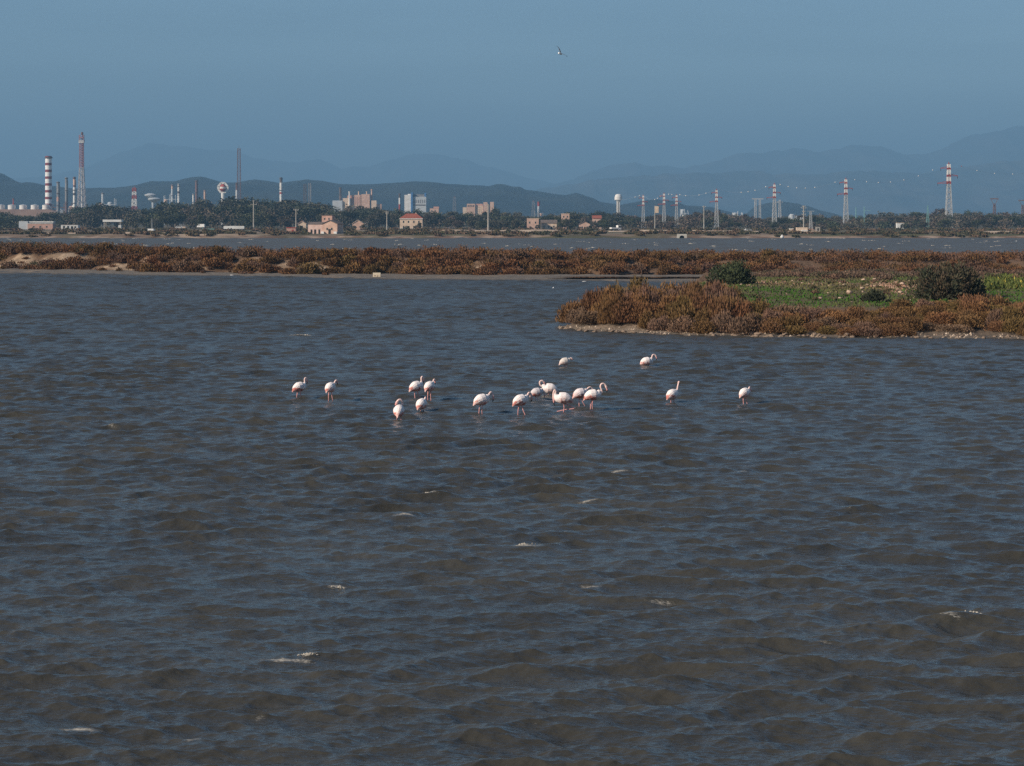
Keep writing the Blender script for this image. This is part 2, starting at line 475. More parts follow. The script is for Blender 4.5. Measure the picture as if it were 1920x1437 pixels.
tag(foam, 'white flecks of foam on the wave crests', 'foam', kind='stuff')

# ------------------------------------------------------------------ near land: scrub dyke and spit
def front_w(X): return 250 - .52 * X + 2.0 * np.sin(X * .13)
SSX = [-140, -79, -60, -45, -32, -15, 0, 10, 21, 40, 120]; SSY = [322, 306, 296, 283, 275, 271, 268, 268, 268, 262, 255]
def scrub_y(X): return np.interp(X, SSX, SSY) + 1.5 * np.sin(X * .31) + 1.0 * np.sin(X * .83 + 1)
FX = [2.6, 3.2, 6, 10, 15, 25, 35, 60, 120]; FY = [140, 138, 134, 130.8, 128.6, 127, 126, 124, 122]
BX = [2.6, 3.2, 5, 9, 12, 15, 17, 20, 24, 28, 120]; BY = [140, 140.5, 147, 157, 171, 190, 207, 236, 270, 400, 400]
def spit_d(X, Y):
    d1 = Y - np.interp(X, FX, FY) + .5 * np.sin(X * 1.7) + .35 * np.sin(X * 4.1 + 1)
    d2 = (np.interp(X, BX, BY) - Y) * .85
    return np.where(X < 2.6, -np.abs(X - 2.6) * 1.2 - np.abs(Y - 140), np.minimum(d1, d2))
def land_z(X, Y):
    X = np.asarray(X, float); Y = np.asarray(Y, float)
    f = front_w(X); s = scrub_y(X); u = Y - s
    crest = 1.95 + .45 * np.exp(-((X + 75) / 40.0) ** 2) + .4 * (fbm(X * .05, Y * .05, 3, 11) - .5)
    zb = np.where(Y < s, np.interp((Y - f) / np.maximum(s - f, 1), [-1.2, -.12, 0, .5, 1], [-1.2, -.25, .0, .13, .3]),
                  np.interp(u, [0, 2, 9, 24, 36, 44], [.3, .5, 1, 1, 0, -.6]) * np.where(u > 9, crest, np.where(u > 0, np.maximum(crest * np.clip(u / 9, 0, 1), .3), .3)) )
    zb = np.where(u > 30, np.interp(u, [30, 38, 46], [.6, -.1, -.8]), zb)
    d = spit_d(X, Y)
    zs = np.interp(d, [-4, 0, 1.6, 4, 9, 30], [-.7, -.02, .16, .5, 1.25, 1.8])
    zs = zs - np.interp(Y, [195, 240], [0, 1.1]) * (d > 5)
    zs = np.where(Y > 300, -1, zs)
    z = np.maximum(zb, zs)
    return z + (fbm(X * .5, Y * .5, 4, 3) - .5) * np.clip(z + .1, 0, .6) * .5

gx = np.arange(-130, 130.1, .55); gy = np.arange(119, 352, .6)
GY, GX = np.meshgrid(gy, gx, indexing='ij')
GZ = land_z(GX, GY)
fx, fy, fz = GX.ravel(), GY.ravel(), GZ.ravel()
nz = fbm(fx * .35, fy * .22, 4, 21)
MUD, SAND, EARTH, GREEN, RUB, WET = (.15, .132, .112), (.36, .27, .185), (.14, .088, .055), (.07, .1, .03), (.33, .19, .12), (.07, .06, .05)
def sand_mask(X, Y):
    """bare sandy cuttings in the dyke"""
    m = np.zeros_like(X)
    for cx, cy, rx, ry in ((-65, 304.5, 5.5, 2.6), (-72, 307, 4, 2.6), (-57, 296.5, 5, 2.2), (-52, 294.5, 4, 2.4), (-47.5, 287.5, 2.0, 2.2), (-41.5, 283.5, 1.6, 1.8),
                           (-27, 277.5, 3.6, 1.7), (-24, 276.5, 3.2, 2.0), (-34.5, 281, 1.0, 1.2), (-13, 274, 1.6, 1.4), (-4, 272, 1.3, 1.3), (-1.5, 272, 1.2, 1.3), (42, 253, 3, 4), (-33, 277, 2.5, .9)):
        m = np.maximum(m, 1 - ((X - cx) / rx) ** 2 - ((Y - cy) / ry) ** 2)
    return m
def meadow_mask(X, Y):
    d = spit_d(X, Y)
    return smooth01((d - 10 - 3 * (fbm(X * .2, Y * .2, 2, 8) - .5)) / 4) * smooth01((205 - Y) / 10)
sm = smooth01(sand_mask(fx, fy) * 2 + (nz - .5) * 2.2)
cc = np.tile(np.array(MUD), (len(fx), 1))
s_ = scrub_y(fx); d_ = spit_d(fx, fy)
t = smooth01((fy - s_ + 1) / 2.5) * (fy > 230); cc = cc * (1 - t[:, None]) + np.array(EARTH) * t[:, None]
t = sm * (fy > 230); cc = cc * (1 - t[:, None]) + mix((.35, .26, .18), (.19, .135, .09), smooth01((fbm(fx * .8, fy * .8, 4, 44) - .42) / .22)) * t[:, None]
t = smooth01((d_ - .2) / 1.5); cc = cc * (1 - t[:, None]) + mix((.12, .092, .068), (.21, .16, .115), smooth01((nz - .35) / .3)) * t[:, None]
t = smooth01((d_ - 3) / 2); cc = cc * (1 - t[:, None]) + np.array(EARTH) * t[:, None]
mm = meadow_mask(fx, fy)
def stony(X, Y):
    q = X / Y * F + CX; k = fbm(X * .6, Y * .3, 3, 33)
    return np.clip(np.exp(-((q - 1680) / 48) ** 2 - ((Y - 168) / 10) ** 2) + np.exp(-((q - 1370) / 75) ** 2 - ((Y - 178) / 4.5) ** 2) + .5 * np.exp(-((q - 1540) / 80) ** 2 - ((Y - 178) / 5) ** 2), 0, 1) * smooth01((k - .3) * 4)
gr = 1 - stony(fx, fy)
cc = cc * (1 - mm[:, None]) + mix(RUB, (.11, .09, .045), gr) * mm[:, None]
t = smooth01((.1 - fz) / .12); cc = cc * (1 - t[:, None]) + np.array(WET) * t[:, None]
terrain = new_obj('terrain', np_mesh('terrain', np.stack([fx, fy, fz], 1), grid_faces(len(gy), len(gx)), LAND, cc, smooth=True))
tag(terrain, 'low earth dyke and grassy spit in the lagoon', 'land', kind='structure')

def lz(x, y):
    return float(land_z(np.array([x]), np.array([y]))[0])

# shallow pool left on the mud flat
pm = mat('still pool water', (.05, .055, .06), (.06, .06, .065), 1, rough=.06, spec=.5)
pv_ = [(0, 0)] ; a = np.linspace(0, 2 * math.pi, 40, endpoint=False)
pool_c = (15.0, 256.5)
pr = 1 + .12 * np.sin(a * 3 + 1) + .08 * np.sin(a * 7)
pool_v = [(0, 0, 0)] + [(11 * r_ * math.cos(q), 2.6 * r_ * math.sin(q), 0) for q, r_ in zip(a, pr)]
pool = new_obj('mud_pool', np_mesh('mud_pool', pool_v, [(0, 1 + i, 1 + (i + 1) % 40) for i in range(40)], pm))
pool.location = (pool_c[0], pool_c[1], .27); tag(pool, 'flat pool of water lying on the grey mud', 'pool', kind='structure')

# ------------------------------------------------------------------ scrub
def sprigs(P, D, L, Wd):
    """one narrow diamond per sprig: base points P, directions D, lengths, widths"""
    n = len(P)
    r = rng.normal(size=(n, 3)); s = np.cross(D, r); s /= np.linalg.norm(s, axis=1)[:, None] + 1e-9
    mid = P + D * (L * .55)[:, None]
    v = np.stack([P, mid + s * (Wd / 2)[:, None], P + D * L[:, None], mid - s * (Wd / 2)[:, None]], 1).reshape(-1, 3)
    f = np.arange(n * 4).reshape(n, 4)
    return v, f

def bush_points(n, rad, hgt, lobes, lo=.38, hi=.62):
    """points through a bush made of several uneven domes, denser near the outside"""
    cs = []
    for i in range(lobes):
        a = rng.uniform(0, 6.28); q = rng.uniform(.1, 1.0 - (lo + hi) / 2.6) * rad
        rr = rad * rng.uniform(lo, hi); cs.append((q * math.cos(a), q * math.sin(a), rr, hgt * rng.uniform(.55, 1.0)))
    k = rng.integers(0, lobes, n); cs = np.array(cs)[k]
    dv = rng.normal(size=(n, 3)); dv[:, 2] = np.abs(dv[:, 2]); dv /= np.linalg.norm(dv, axis=1)[:, None]
    q = rng.uniform(.0, 1, n) ** .33
    P = np.stack([cs[:, 0] + dv[:, 0] * cs[:, 2] * q, cs[:, 1] + dv[:, 1] * cs[:, 2] * q, dv[:, 2] * cs[:, 3] * q * .93], 1)
    return P, dv, q

def bush(n, rad, hgt, lobes, L, cols, up=.9, Wd=.35, lo=.38, hi=.62):
    P, dv, q = bush_points(n, rad, hgt, lobes, lo, hi)
    D = dv * .7 + np.array([0, 0, up]) + rng.normal(0, .35, (n, 3)); D /= np.linalg.norm(D, axis=1)[:, None]
    ln = L * rng.uniform(.6, 1.4, n)
    v, f = sprigs(P, D, ln, ln * Wd)
    clump = vnoise(P[:, 0] * 2.2 + 7, P[:, 1] * 2.2 + P[:, 2] * 2, int(rng.integers(99)))
    c = mix(cols[0], cols[1], np.clip(clump * 1.3 - .15, 0, 1)) * rng.uniform(.84, 1.16, (n, 1))
    return v, f, np.repeat(c, 4, 0)

RUSTY = [((.175, .086, .038), (.225, .118, .05)), ((.19, .1, .046), (.14, .075, .036)), ((.165, .098, .037), (.128, .079, .032)), ((.155, .098, .066), (.19, .113, .072))]
near_bushes = []
for i in range(8):
    v, f, c = bush(3000, 1.0, 1.0, 8, .14, RUSTY[i % 4], Wd=.3)
    near_bushes.append(np_mesh('scrub_bush', v, f, SCRUB, c))
dyke_bushes = []
for i in range(6):
    v, f, c = bush(1500, 1.0, 1.0, 7, .18, RUSTY[i % 4], Wd=.4); c = c * .86
    dyke_bushes.append(np_mesh('scrub_bush', v, f, SCRUB, c))

SPIT_LAB = 'rusty brown scrub bush in the thicket edging the grassy spit'
DYKE_LAB = 'reddish brown scrub bush covering the long dyke across the lagoon'
spots = []
tries = 0
def scrub_h(X):                                       # height of the thicket along the spit
    return float(np.interp(X, [2.5, 3.6, 5, 7.5, 10.5, 13, 16, 19, 23, 27, 30, 35], [.5, 1.3, 1.95, 2.0, 1.8, 2.0, 1.2, .95, .85, .9, 1.25, 1.75]))
while len(spots) < 192 and tries < 9000:
    tries += 1
    x = random.uniform(2.9, 38); fyv = float(np.interp(x, FX, FY))
    dep = float(np.interp(x, [3, 6, 12, 16, 20, 38], [6, 13, 13, 7, 6, 9]))
    bare = .7 + (1.6 if 3 < x < 9 else 0) + (2.0 if 24.5 < x < 30 else 0) + random.uniform(0, .5)
    y = fyv + bare + random.random() * dep
    if float(spit_d(np.array([x]), np.array([y]))[0]) < 1.2: continue
    r = random.uniform(.85, 1.4)
    if any((x - a) ** 2 + ((y - b) * .8) ** 2 < (.46 * (r + c)) ** 2 for a, b, c in spots): continue
    spots.append((x, y, r))
for x, y, r in spots:
    front = y - float(np.interp(x, FX, FY))
    o = new_obj('scrub_bush', random.choice(near_bushes))
    h = scrub_h(x) * random.uniform(.68, 1.18) * (.75 if front < 3 else 1)
    o.location = (x, y, lz(x, y) - .06); o.scale = (r, r, h); o.rotation_euler.z = random.uniform(0, 6.28)
    tag(o, SPIT_LAB, 'bush', 'scrub bushes along the spit')

dspots = []; tries = 0
while len(dspots) < 105 and tries < 9000:
    tries += 1
    x = random.uniform(-76, 34); y = float(scrub_y(np.array([x]))[0]) + random.uniform(.3, 11)
    if float(sand_mask(np.array([x]), np.array([y]))[0]) > .05: continue
    r = random.uniform(1.3, 2.1)
    if any((x - a) ** 2 + ((y - b) * .7) ** 2 < (.6 * (r + c)) ** 2 for a, b, c in dspots): continue
    dspots.append((x, y, r))
for x, y, r in dspots:
    o = new_obj('scrub_bush', random.choice(dyke_bushes))
    o.location = (x, y, lz(x, y) - .05); o.scale = (r, r, random.uniform(1.0, 1.7)); o.rotation_euler.z = random.uniform(0, 6.28)
    tag(o, DYKE_LAB, 'bush', 'scrub bushes on the dyke')

# low scrub filling the dyke and the saddle behind the meadow
V, Fc, Cc = [], [], []; off = 0
def fill(x, y, r, h, cols, n=420, L=.22):
    global off
    v, f, c = bush(n, r, h, 5, L, cols, Wd=.5); c = c * .85
    v = v + np.array([x, y, lz(x, y) - .05]); V.append(v); Fc.append(f + off); Cc.append(c); off += len(v)
for _ in range(1000):
    x = random.uniform(-100, 75); y = float(scrub_y(np.array([x]))[0]) + random.uniform(.5, 31)
    if float(sand_mask(np.array([x]), np.array([y]))[0]) > 0: continue
    u = y - float(scrub_y(np.array([x]))[0])
    fill(x, y, random.uniform(1.3, 2.4), random.uniform(.8, 1.3) * (1.3 if u > 10 else 1.0) * (1.15 if -12 < x < 4 or x < -60 else 1), random.choice(RUSTY if x > -58 else RUSTY + [((.1, .1, .05), (.09, .07, .04))]))
for _ in range(70):
    x = random.uniform(-82, -20); y = float(scrub_y(np.array([x]))[0]) + random.uniform(-3, 9)
    fill(x, y, random.uniform(.4, 1.0), random.uniform(.3, .6), random.choice(RUSTY), 160, .18)
for _ in range(46):                                     # brown tufts creeping into the meadow
    y = random.uniform(146, 190); x = random.uniform(.09, .2) * y
    if float(meadow_mask(np.array([x]), np.array([y]))[0]) < .3: continue
    fill(x, y, random.uniform(.3, .8), random.uniform(.2, .4), random.choice([((.15, .11, .06), (.11, .1, .05)), ((.09, .1, .045), (.13, .1, .055)), RUSTY[3]]), 130, .13)
for _ in range(70):                                     # the thicket carries on beyond the right edge
    x = random.uniform(37, 62); fill(x, float(np.interp(x, FX, FY)) + random.uniform(1.2, 11), random.uniform(.8, 1.3), random.uniform(.9, 1.7), random.choice(RUSTY), 500, .16)
GREYB = ((.15, .11, .075), (.19, .125, .085))
for _ in range(260):
    y = random.uniform(186, 262); x = random.uniform(.118, .29) * y
    if y < 200 and x < 28: continue
    if float(spit_d(np.array([x]), np.array([y]))[0]) < 1.5: continue
    fill(x, y, random.uniform(.9, 1.6), random.uniform(.45, .85), random.choice([GREYB, RUSTY[3], ((.09, .1, .05), (.13, .09, .06))]), 380, .17)
scr = new_obj('low_scrub', np_mesh('low_scrub', np.concatenate(V), np.concatenate(Fc), SCRUB, np.concatenate(Cc)))
tag(scr, 'low rusty scrub matting the dyke', 'scrub', kind='stuff')

# the big evergreen bushes on the spit
def big_bush(label, px, y0, Y, rad, hgt, cols, n, name='evergreen_bush', sx=1.0):
    v, f, c = bush(n, rad, hgt, 16, .26, cols, up=.5, Wd=.35, lo=.22, hi=.46)
    o = new_obj(name, np_mesh(name, v, f, SCRUB, c)); x = wx(px, Y)
    o.location = (x, Y, lz(x, Y) - .05); o.scale.x = sx
    return tag(o, label, 'bush')
big_bush('rounded dark green bush alone at the inner end of the spit meadow', 1374, 527, 176, 2.25, 2.3, ((.035, .05, .026), (.06, .075, .035)), 5200)
big_bush('largest dark bush, brown and green, beside the yellow flowers', 1788, 577, 149, 3.1, 2.75, ((.035, .042, .024), (.075, .055, .035)), 10500, sx=1.18)
big_bush('low dark green bush in front of the reddish rubble', 1640, 574, 146, .95, .9, ((.04, .05, .028), (.06, .06, .035)), 1800)
big_bush('small ragged bush leaning out beside the rounded dark green bush', 1335, 540, 170, .55, .9, ((.06, .065, .035), (.1, .07, .04)), 700)

# grass on the meadow, flowers at the right
def grass_mesh(n, region, cols, L):
    P = []
    while len(P) < n:
        x, y = region()
        a = np.array([x]); b = np.array([y])
        if float(meadow_mask(a, b)[0]) > .4 and random.random() > 1.3 * float(stony(a, b)[0]): P.append((x, y, 0))
    P = np.array(P); P[:, 2] = land_z(P[:, 0], P[:, 1]) - .02
    D = rng.normal(0, .35, (n, 3)); D[:, 2] = 1; D /= np.linalg.norm(D, axis=1)[:, None]
    ln = L * rng.uniform(.6, 1.5, n)
    v, f = sprigs(P, D, ln, ln * .5)
    c = mix(cols[0], cols[1], np.clip(smooth01((fbm(P[:, 0] * .3, P[:, 1] * .1, 3, 35) - .43) / .26) + np.clip((P[:, 1] - 168) / 40, -.5, .4) + rng.normal(0, .2, n), 0, 1))
    return np_mesh('grass', v, f, SCRUB, np.repeat(c, 4, 0))
def reg_meadow():
    y = random.uniform(139, 198); return random.uniform(.085, .27) * y, y
g = new_obj('grass', grass_mesh(20000, reg_meadow, ((.052, .115, .016), (.15, .13, .058)), .15))
tag(g, 'short green grass on the spit meadow', 'grass', kind='stuff')
def reg_fl():
    y = random.uniform(162, 197); return random.uniform(.222, .29) * y, y
V = []; Fq = []; C = []
P = np.array([(*reg_fl(), 0) for _ in range(8000)]); P[:, 2] = land_z(P[:, 0], P[:, 1])
D = rng.normal(0, .4, P.shape); D[:, 2] = 1; D /= np.linalg.norm(D, axis=1)[:, None]
ln = rng.uniform(.2, .55, len(P)); v, f = sprigs(P, D, ln, ln * .4)
c = mix((.05, .078, .02), (.095, .11, .028), rng.random(len(P))); fl = rng.random(len(P)) < .05; c[fl] = (.42, .36, .06)
g2 = new_obj('wild_flowers', np_mesh('wild_flowers', v, f, SCRUB, np.repeat(c, 4, 0)))
tag(g2, 'bright green herbs dotted with yellow flowers', 'flowers', kind='stuff')

# ------------------------------------------------------------------ rocks
def rock_mesh(seed, m, name):
    r = np.random.default_rng(seed)
    import bmesh
    bm = bmesh.new(); bmesh.ops.create_icosphere(bm, subdivisions=2, radius=1)
    ax = r.normal(size=(5, 3)); ax /= np.linalg.norm(ax, axis=1)[:, None]; cut = r.uniform(.5, .85, 5)
    for v in bm.verts:
        p = np.array(v.co)
        for a_, c_ in zip(ax, cut):
            d = p @ a_
            if d > c_: p = p - a_ * (d - c_)
        p *= 1 + .12 * (r.random() - .5)
        v.co = p
    me = bpy.data.meshes.new(name); bm.to_mesh(me); bm.free(); me.materials.append(m)
    return me
ST = [rock_mesh(i, STONE, 'stone') for i in range(5)]
SR = [rock_mesh(20 + i, SHOREROCK, 'shore_rock') for i in range(6)]
def put_stone(px, y, Y, wpx, name, meshes, label, group):
    x = wx(px, Y); o = new_obj(name, random.choice(meshes)); r = wpx / F * Y / 2 * (1.3 if name == 'stone' else 1)
    o.scale = (r * random.uniform(.9, 1.2), r, r * random.uniform(.5, .75)); o.rotation_euler.z = random.uniform(0, 6.28)
    o.location = (x, Y, lz(x, Y) + r * (.42 if name == 'stone' else .2)); return tag(o, label, 'rock', group)
def land_Y(px, y):                        # where the sight line through a photo pixel meets the spit
    Ys = np.arange(128, 232, .25); X = (px - CX) / F * Ys; zz = H - (y - HZ) / F * Ys
    hit = np.nonzero(land_z(X, Ys) >= zz)[0]
    return float(Ys[hit[0]]) if len(hit) else None
STONES = [(1538, 561, 8), (1592, 552, 12), (1583, 536, 6), (1617, 543, 7), (1617, 549, 5), (1619, 527, 6), (1691, 535, 8), (1688, 551, 8), (1716, 560, 6),
          (1665, 526, 4), (1640, 538, 5), (1575, 561, 5), (1553, 551, 4), (1527, 549, 4), (1486, 528, 4), (1504, 532, 4), (1720, 553, 5), (1706, 528, 5), (1597, 567, 4),
          (1280, 536, 5), (1285, 534, 4), (1272, 538, 4), (1329, 533, 9), (1345, 531, 4), (1390, 536, 5), (1408, 526, 7), (1412, 525, 4), (1360, 535, 4), (1640, 526, 7), (1655, 525, 5), (1575, 532, 4), (1626, 536, 5), (1700, 540, 5), (1675, 545, 6), (1730, 558, 6), (1697, 556, 5), (1706, 564, 4)]
for px, y, w_ in STONES:
    Y = land_Y(px, y)
    if Y: put_stone(px, y, Y, w_, 'stone', ST, 'pale sunlit stone lying among the grass and rubble of the spit', 'stones on the meadow')
for _ in range(120):
    x = random.uniform(3.0, 33) if random.random() < .75 else random.uniform(12, 22); Y = float(np.interp(x, FX, FY)) + random.uniform(-.1, 1.1) - .5 * math.sin(x * 1.7) - .35 * math.sin(x * 4.1 + 1)
    o = put_stone(CX + x / Y * F, 0, Y, random.uniform(4, 11) * (1.35 if 13 < x < 21 else 1), 'shore_rock', SR, 'dark wet rock at the water line of the spit', 'rocks along the spit shore')
# rubble: broken reddish stone nobody could count
V, Fq, C = [], [], []
def bits(n, region, lo, hi, cols):
    for _ in range(n):
        x, y = region()
        z0 = lz(x, y)
        if z0 < .02: continue
        r = random.uniform(lo, hi); o = len(V); h = r * random.uniform(.5, 1)
        k = random.uniform(0, 6.28)
        for i in range(4):
            V.append((x + r * math.cos(k + i * 1.57) * random.uniform(.7, 1.2), y + r * math.sin(k + i * 1.57), z0 - .02))
        V.append((x, y, z0 + h))
        Fq.extend([(o, o + 1, o + 4), (o + 1, o + 2, o + 4), (o + 2, o + 3, o + 4), (o + 3, o, o + 4)])
        c = np.array(random.choice(cols)) * random.uniform(.7, 1.25); C.extend([c] * 5)
def r1():
    Y = random.gauss(170, 7); return (random.gauss(1685, 34) - CX) / F * Y, Y
def r2():
    Y = random.gauss(178, 3); return (random.gauss(1400, 70) - CX) / F * Y, Y
def r3():
    x = random.uniform(3, 40); return x, float(np.interp(x, FX, FY)) + abs(random.gauss(.8, 1.0))
RB = [(.34, .19, .125), (.28, .155, .1), (.42, .28, .2)]
bits(900, r1, .05, .16, RB); bits(520, r2, .04, .13, RB)
def r4():
    Y = random.uniform(150, 186); return random.uniform(.1, .205) * Y, Y
bits(70, r4, .06, .16, [(.36, .26, .19), (.3, .2, .14)])
bits(900, r3, .03, .13, [(.22, .17, .12), (.34, .26, .19), (.14, .1, .075), (.45, .36, .28)])
rb = new_obj('rubble', np_mesh('rubble', V, Fq, LAND, np.array(C)))
tag(rb, 'reddish rubble and pebbles on the spit', 'rubble', kind='stuff')

# pale block on the mud
bl = thing('concrete_block', 'pale beige block standing alone at the edge of the mud flat', 'block', (wx(706.5, 264), 264, lz(wx(706.5, 264), 264)))
MB().box(-.47, .47, -.3, .3, -.1, .5, mat('pale block', (.72, .62, .46), (.6, .5, .36), 3)).build('block_body', bl)
MB().box(-.3, -.12, -.31, -.295, .08, .2, SHOREROCK).box(.02, .2, -.31, -.295, .05, .16, SHOREROCK).build('dark_mark', bl)  # two thin dark patches set on the front face

# ------------------------------------------------------------------ birds
def catmull(P, n):
    P = np.asarray(P, float); Q = np.vstack([2 * P[0] - P[1], P, 2 * P[-1] - P[-2]]); out = []
    for i in range(1, len(Q) - 2):
        for t in np.linspace(0, 1, n, endpoint=False):
            a, b, c, d = Q[i - 1:i + 3]
            out.append(.5 * ((2 * b) + (c - a) * t + (2 * a - 5 * b + 4 * c - d) * t * t + (3 * b - a - 3 * c + d) * t ** 3))
    out.append(P[-1]); return np.array(out)

def loft(path, rl, rv, n=14):
    """rings along a path; rl = sideways radius, rv = radius in the plane of the path"""
    N = len(path); T = np.gradient(path, axis=0); T /= np.linalg.norm(T, axis=1)[:, None] + 1e-9
    lat = np.array([0, 1.0, 0]); V = []
    for i in range(N):
        lat = lat - T[i] * (lat @ T[i]); lat /= np.linalg.norm(lat); up = np.cross(T[i], lat)
        for k in range(n):
            a = 2 * math.pi * k / n
            V.append(path[i] + lat * math.cos(a) * rl[i] + up * math.sin(a) * rv[i])
    V.append(path[0] - T[0] * rl[0] * .5); V.append(path[-1] + T[-1] * rl[-1] * .5)
    Fs = [(i * n + k, i * n + (k + 1) % n, (i + 1) * n + (k + 1) % n, (i + 1) * n + k) for i in range(N - 1) for k in range(n)]
    Fs += [(N * n, (k + 1) % n, k) for k in range(n)] + [(N * n + 1, (N - 1) * n + k, (N - 1) * n + (k + 1) % n) for k in range(n)]
    return V, Fs

WHT, PNK, DPK, LEG, BLK = (.86, .785, .755), (.76, .42, .37), (.5, .13, .1), (.72, .36, .34), (.02, .018, .018)
def animal_mesh(name, chains, voxel):
    """chains: (path, rl, rv, colours per ring) -> voxel-joined single skin with colours carried over"""
    V, Fs, C = [], [], []
    for path, rl, rv, cols in chains:
        v, f = loft(path, rl, rv); o = len(V); V += v; Fs += [tuple(i + o for i in q) for q in f]
        n = 14
        for c in cols: C += [c] * n
        C += [cols[0], cols[-1]]
    me = bpy.data.meshes.new(name); me.from_pydata([tuple(p) for p in V], [], Fs)
    tmp = bpy.data.objects.new('tmp', me); COL.objects.link(tmp)
    md = tmp.modifiers.new('r', 'REMESH'); md.mode = 'VOXEL'; md.voxel_size = voxel; md.use_smooth_shade = True
    dg = bpy.context.evaluated_depsgraph_get(); dg.update()
    out = bpy.data.meshes.new_from_object(tmp.evaluated_get(dg)); out.name = name
    bpy.data.objects.remove(tmp); bpy.data.meshes.remove(me)
    kd = kdtree.KDTree(len(V))
    for i, p in enumerate(V): kd.insert(Vector(p), i)
    kd.balance()
    col = np.ones((len(out.vertices), 4), np.float32)
    for i, v in enumerate(out.vertices):
        near = kd.find_n(v.co, 3); w = [1 / (d + .004) for _, _, d in near]; s = sum(w)
        col[i, :3] = sum(np.array(C[j]) * q for (_, j, _), q in zip(near, w)) / s
    a = out.color_attributes.new('Col', 'FLOAT_COLOR', 'POINT'); a.data.foreach_set('color', col.ravel())
    out.materials.clear(); out.materials.append(FEATHER)
    out.polygons.foreach_set('use_smooth', [True] * len(out.polygons))
    return out, col

def flamingo(label, px, yb, yw, head, neck, feet, s=1.0, white=WHT, pitch=.25, flash=1.0, tail=1.0, bent=None):
    s *= 1.05
    """px,yb: body centre; yw: water row; head: heading in degrees (0 = right, 90 = away); neck: points from the breast to the bill tip"""
    Y = 7 * F / (yw - HZ); zb = (yw - yb) / F * Y
    base = np.array([(-.40 * tail, 0, -.10), (-.33 * tail, 0, -.06), (-.22, 0, -.01), (-.08, 0, .02), (.07, 0, .0), (.18, 0, .0), (.245, 0, .05)])
    brl = [.012, .055, .14, .185, .18, .13, .07]; brv = [.012, .055, .145, .195, .2, .155, .085]
    cp, sp = math.cos(pitch), math.sin(pitch)
    base = np.stack([base[:, 0] * cp - base[:, 2] * sp, base[:, 1], base[:, 0] * sp + base[:, 2] * cp], 1)
    nk = np.array(neck, float); k = len(nk)
    nrl = [.042] + [.033] * (k - 5) + [.03, .043, .03, .012] if k >= 5 else [.04, .043, .028, .012]
    P = np.vstack([base, nk]); rl = np.array(brl + nrl); rv = np.array(brv + nrl)
    Q = catmull(P, 5); ti = np.linspace(0, len(P) - 1, len(Q)); rl = np.interp(ti, range(len(P)), rl); rv = np.interp(ti, range(len(P)), rv)
    cols = []
    for t in ti:
        e = len(P) - 1 - t
        if e < .75: cols.append(BLK)
        elif e < 1.4: cols.append((.72, .36, .34))
        elif e < 2.3: cols.append((.78, .5, .46))
        elif t > 7.3: cols.append((.8, .58, .53))
        elif t < .8: cols.append((.8, .68, .63))
        else: cols.append(white)
    ch = [(Q * s, rl * s, rv * s, cols)]
    # legs: thigh feathers, shank, joint, foot under water
    c, sn = math.cos(R(head)), math.sin(R(head))
    for i, (fx_, fd) in enumerate(feet):
        side = .055 if i == 0 else -.055
        # foot position in world, relative to the body: fx_ px to the right, fd metres away
        wx_, wy_ = fx_ / F * Y, fd
        lx, ly = (wx_ * c + wy_ * sn), (-wx_ * sn + wy_ * c)
        hip = np.array([-.02, side, -.12]) * s; foot = np.array([lx, ly, -zb]); sub = foot + (foot - hip) / np.linalg.norm(foot - hip) * .35
        if bent is not None and i == 1:
            P2 = [hip] + [np.array(q) * s for q in bent]; rr = [.05, .022] + [.019] * (len(P2) - 2)
        else:
            mid = hip * .45 + foot * .55; mid = mid + np.array([-.02, 0, 0])
            P2 = [hip, hip * .72 + mid * .28, mid, foot, sub]; rr = [.06, .022, .017, .0145, .013]
        Q2 = catmull(P2, 5); ti2 = np.linspace(0, len(P2) - 1, len(Q2)); rr = np.interp(ti2, range(len(P2)), rr) * (.5 + .5 * s)
        ch.append((Q2, rr, rr, [white if t < .5 else LEG for t in ti2]))
    me, col = animal_mesh('flamingo', ch, .0095)
    # coral flash of the folded wing, pink under the tail
    co_ = np.empty(len(me.vertices) * 3, np.float32); me.vertices.foreach_get('co', co_); co_ = co_.reshape(-1, 3) / s
    nn = fbm(co_[:, 0] * 14 + 3, co_[:, 2] * 14 + co_[:, 1] * 9, 3, abs(int(px)))
    body = (np.abs(co_[:, 1]) < .2) & (co_[:, 0] < .2) & (co_[:, 2] > -.2)
    low = smooth01((.005 - co_[:, 2] + (nn - .5) * .2) / .08) * smooth01((.13 - co_[:, 0]) / .1) * smooth01((co_[:, 2] + .2) / .06) * body * flash
    col[:, :3] = col[:, :3] * (1 - .85 * low[:, None]) + (np.array(PNK) * .75 + np.array(DPK) * .25) * (.85 * low[:, None])
    deep = smooth01((nn - .5) / .07) * low
    blush = smooth01((.1 - co_[:, 2] + (nn - .5) * .25) / .2) * body * .45
    col[:, :3] = col[:, :3] * (1 - blush[:, None]) + np.array((.8, .56, .51)) * blush[:, None]
    col[:, :3] = col[:, :3] * (1 - .8 * deep[:, None]) + np.array(DPK) * (.8 * deep[:, None])
    me.color_attributes['Col'].data.foreach_set('color', col.ravel())
    o = new_obj('flamingo', me); o.location = (wx(px, Y), Y, zb); o.rotation_euler.z = R(head)
    return tag(o, label, 'flamingo', 'flamingos wading in the lagoon')

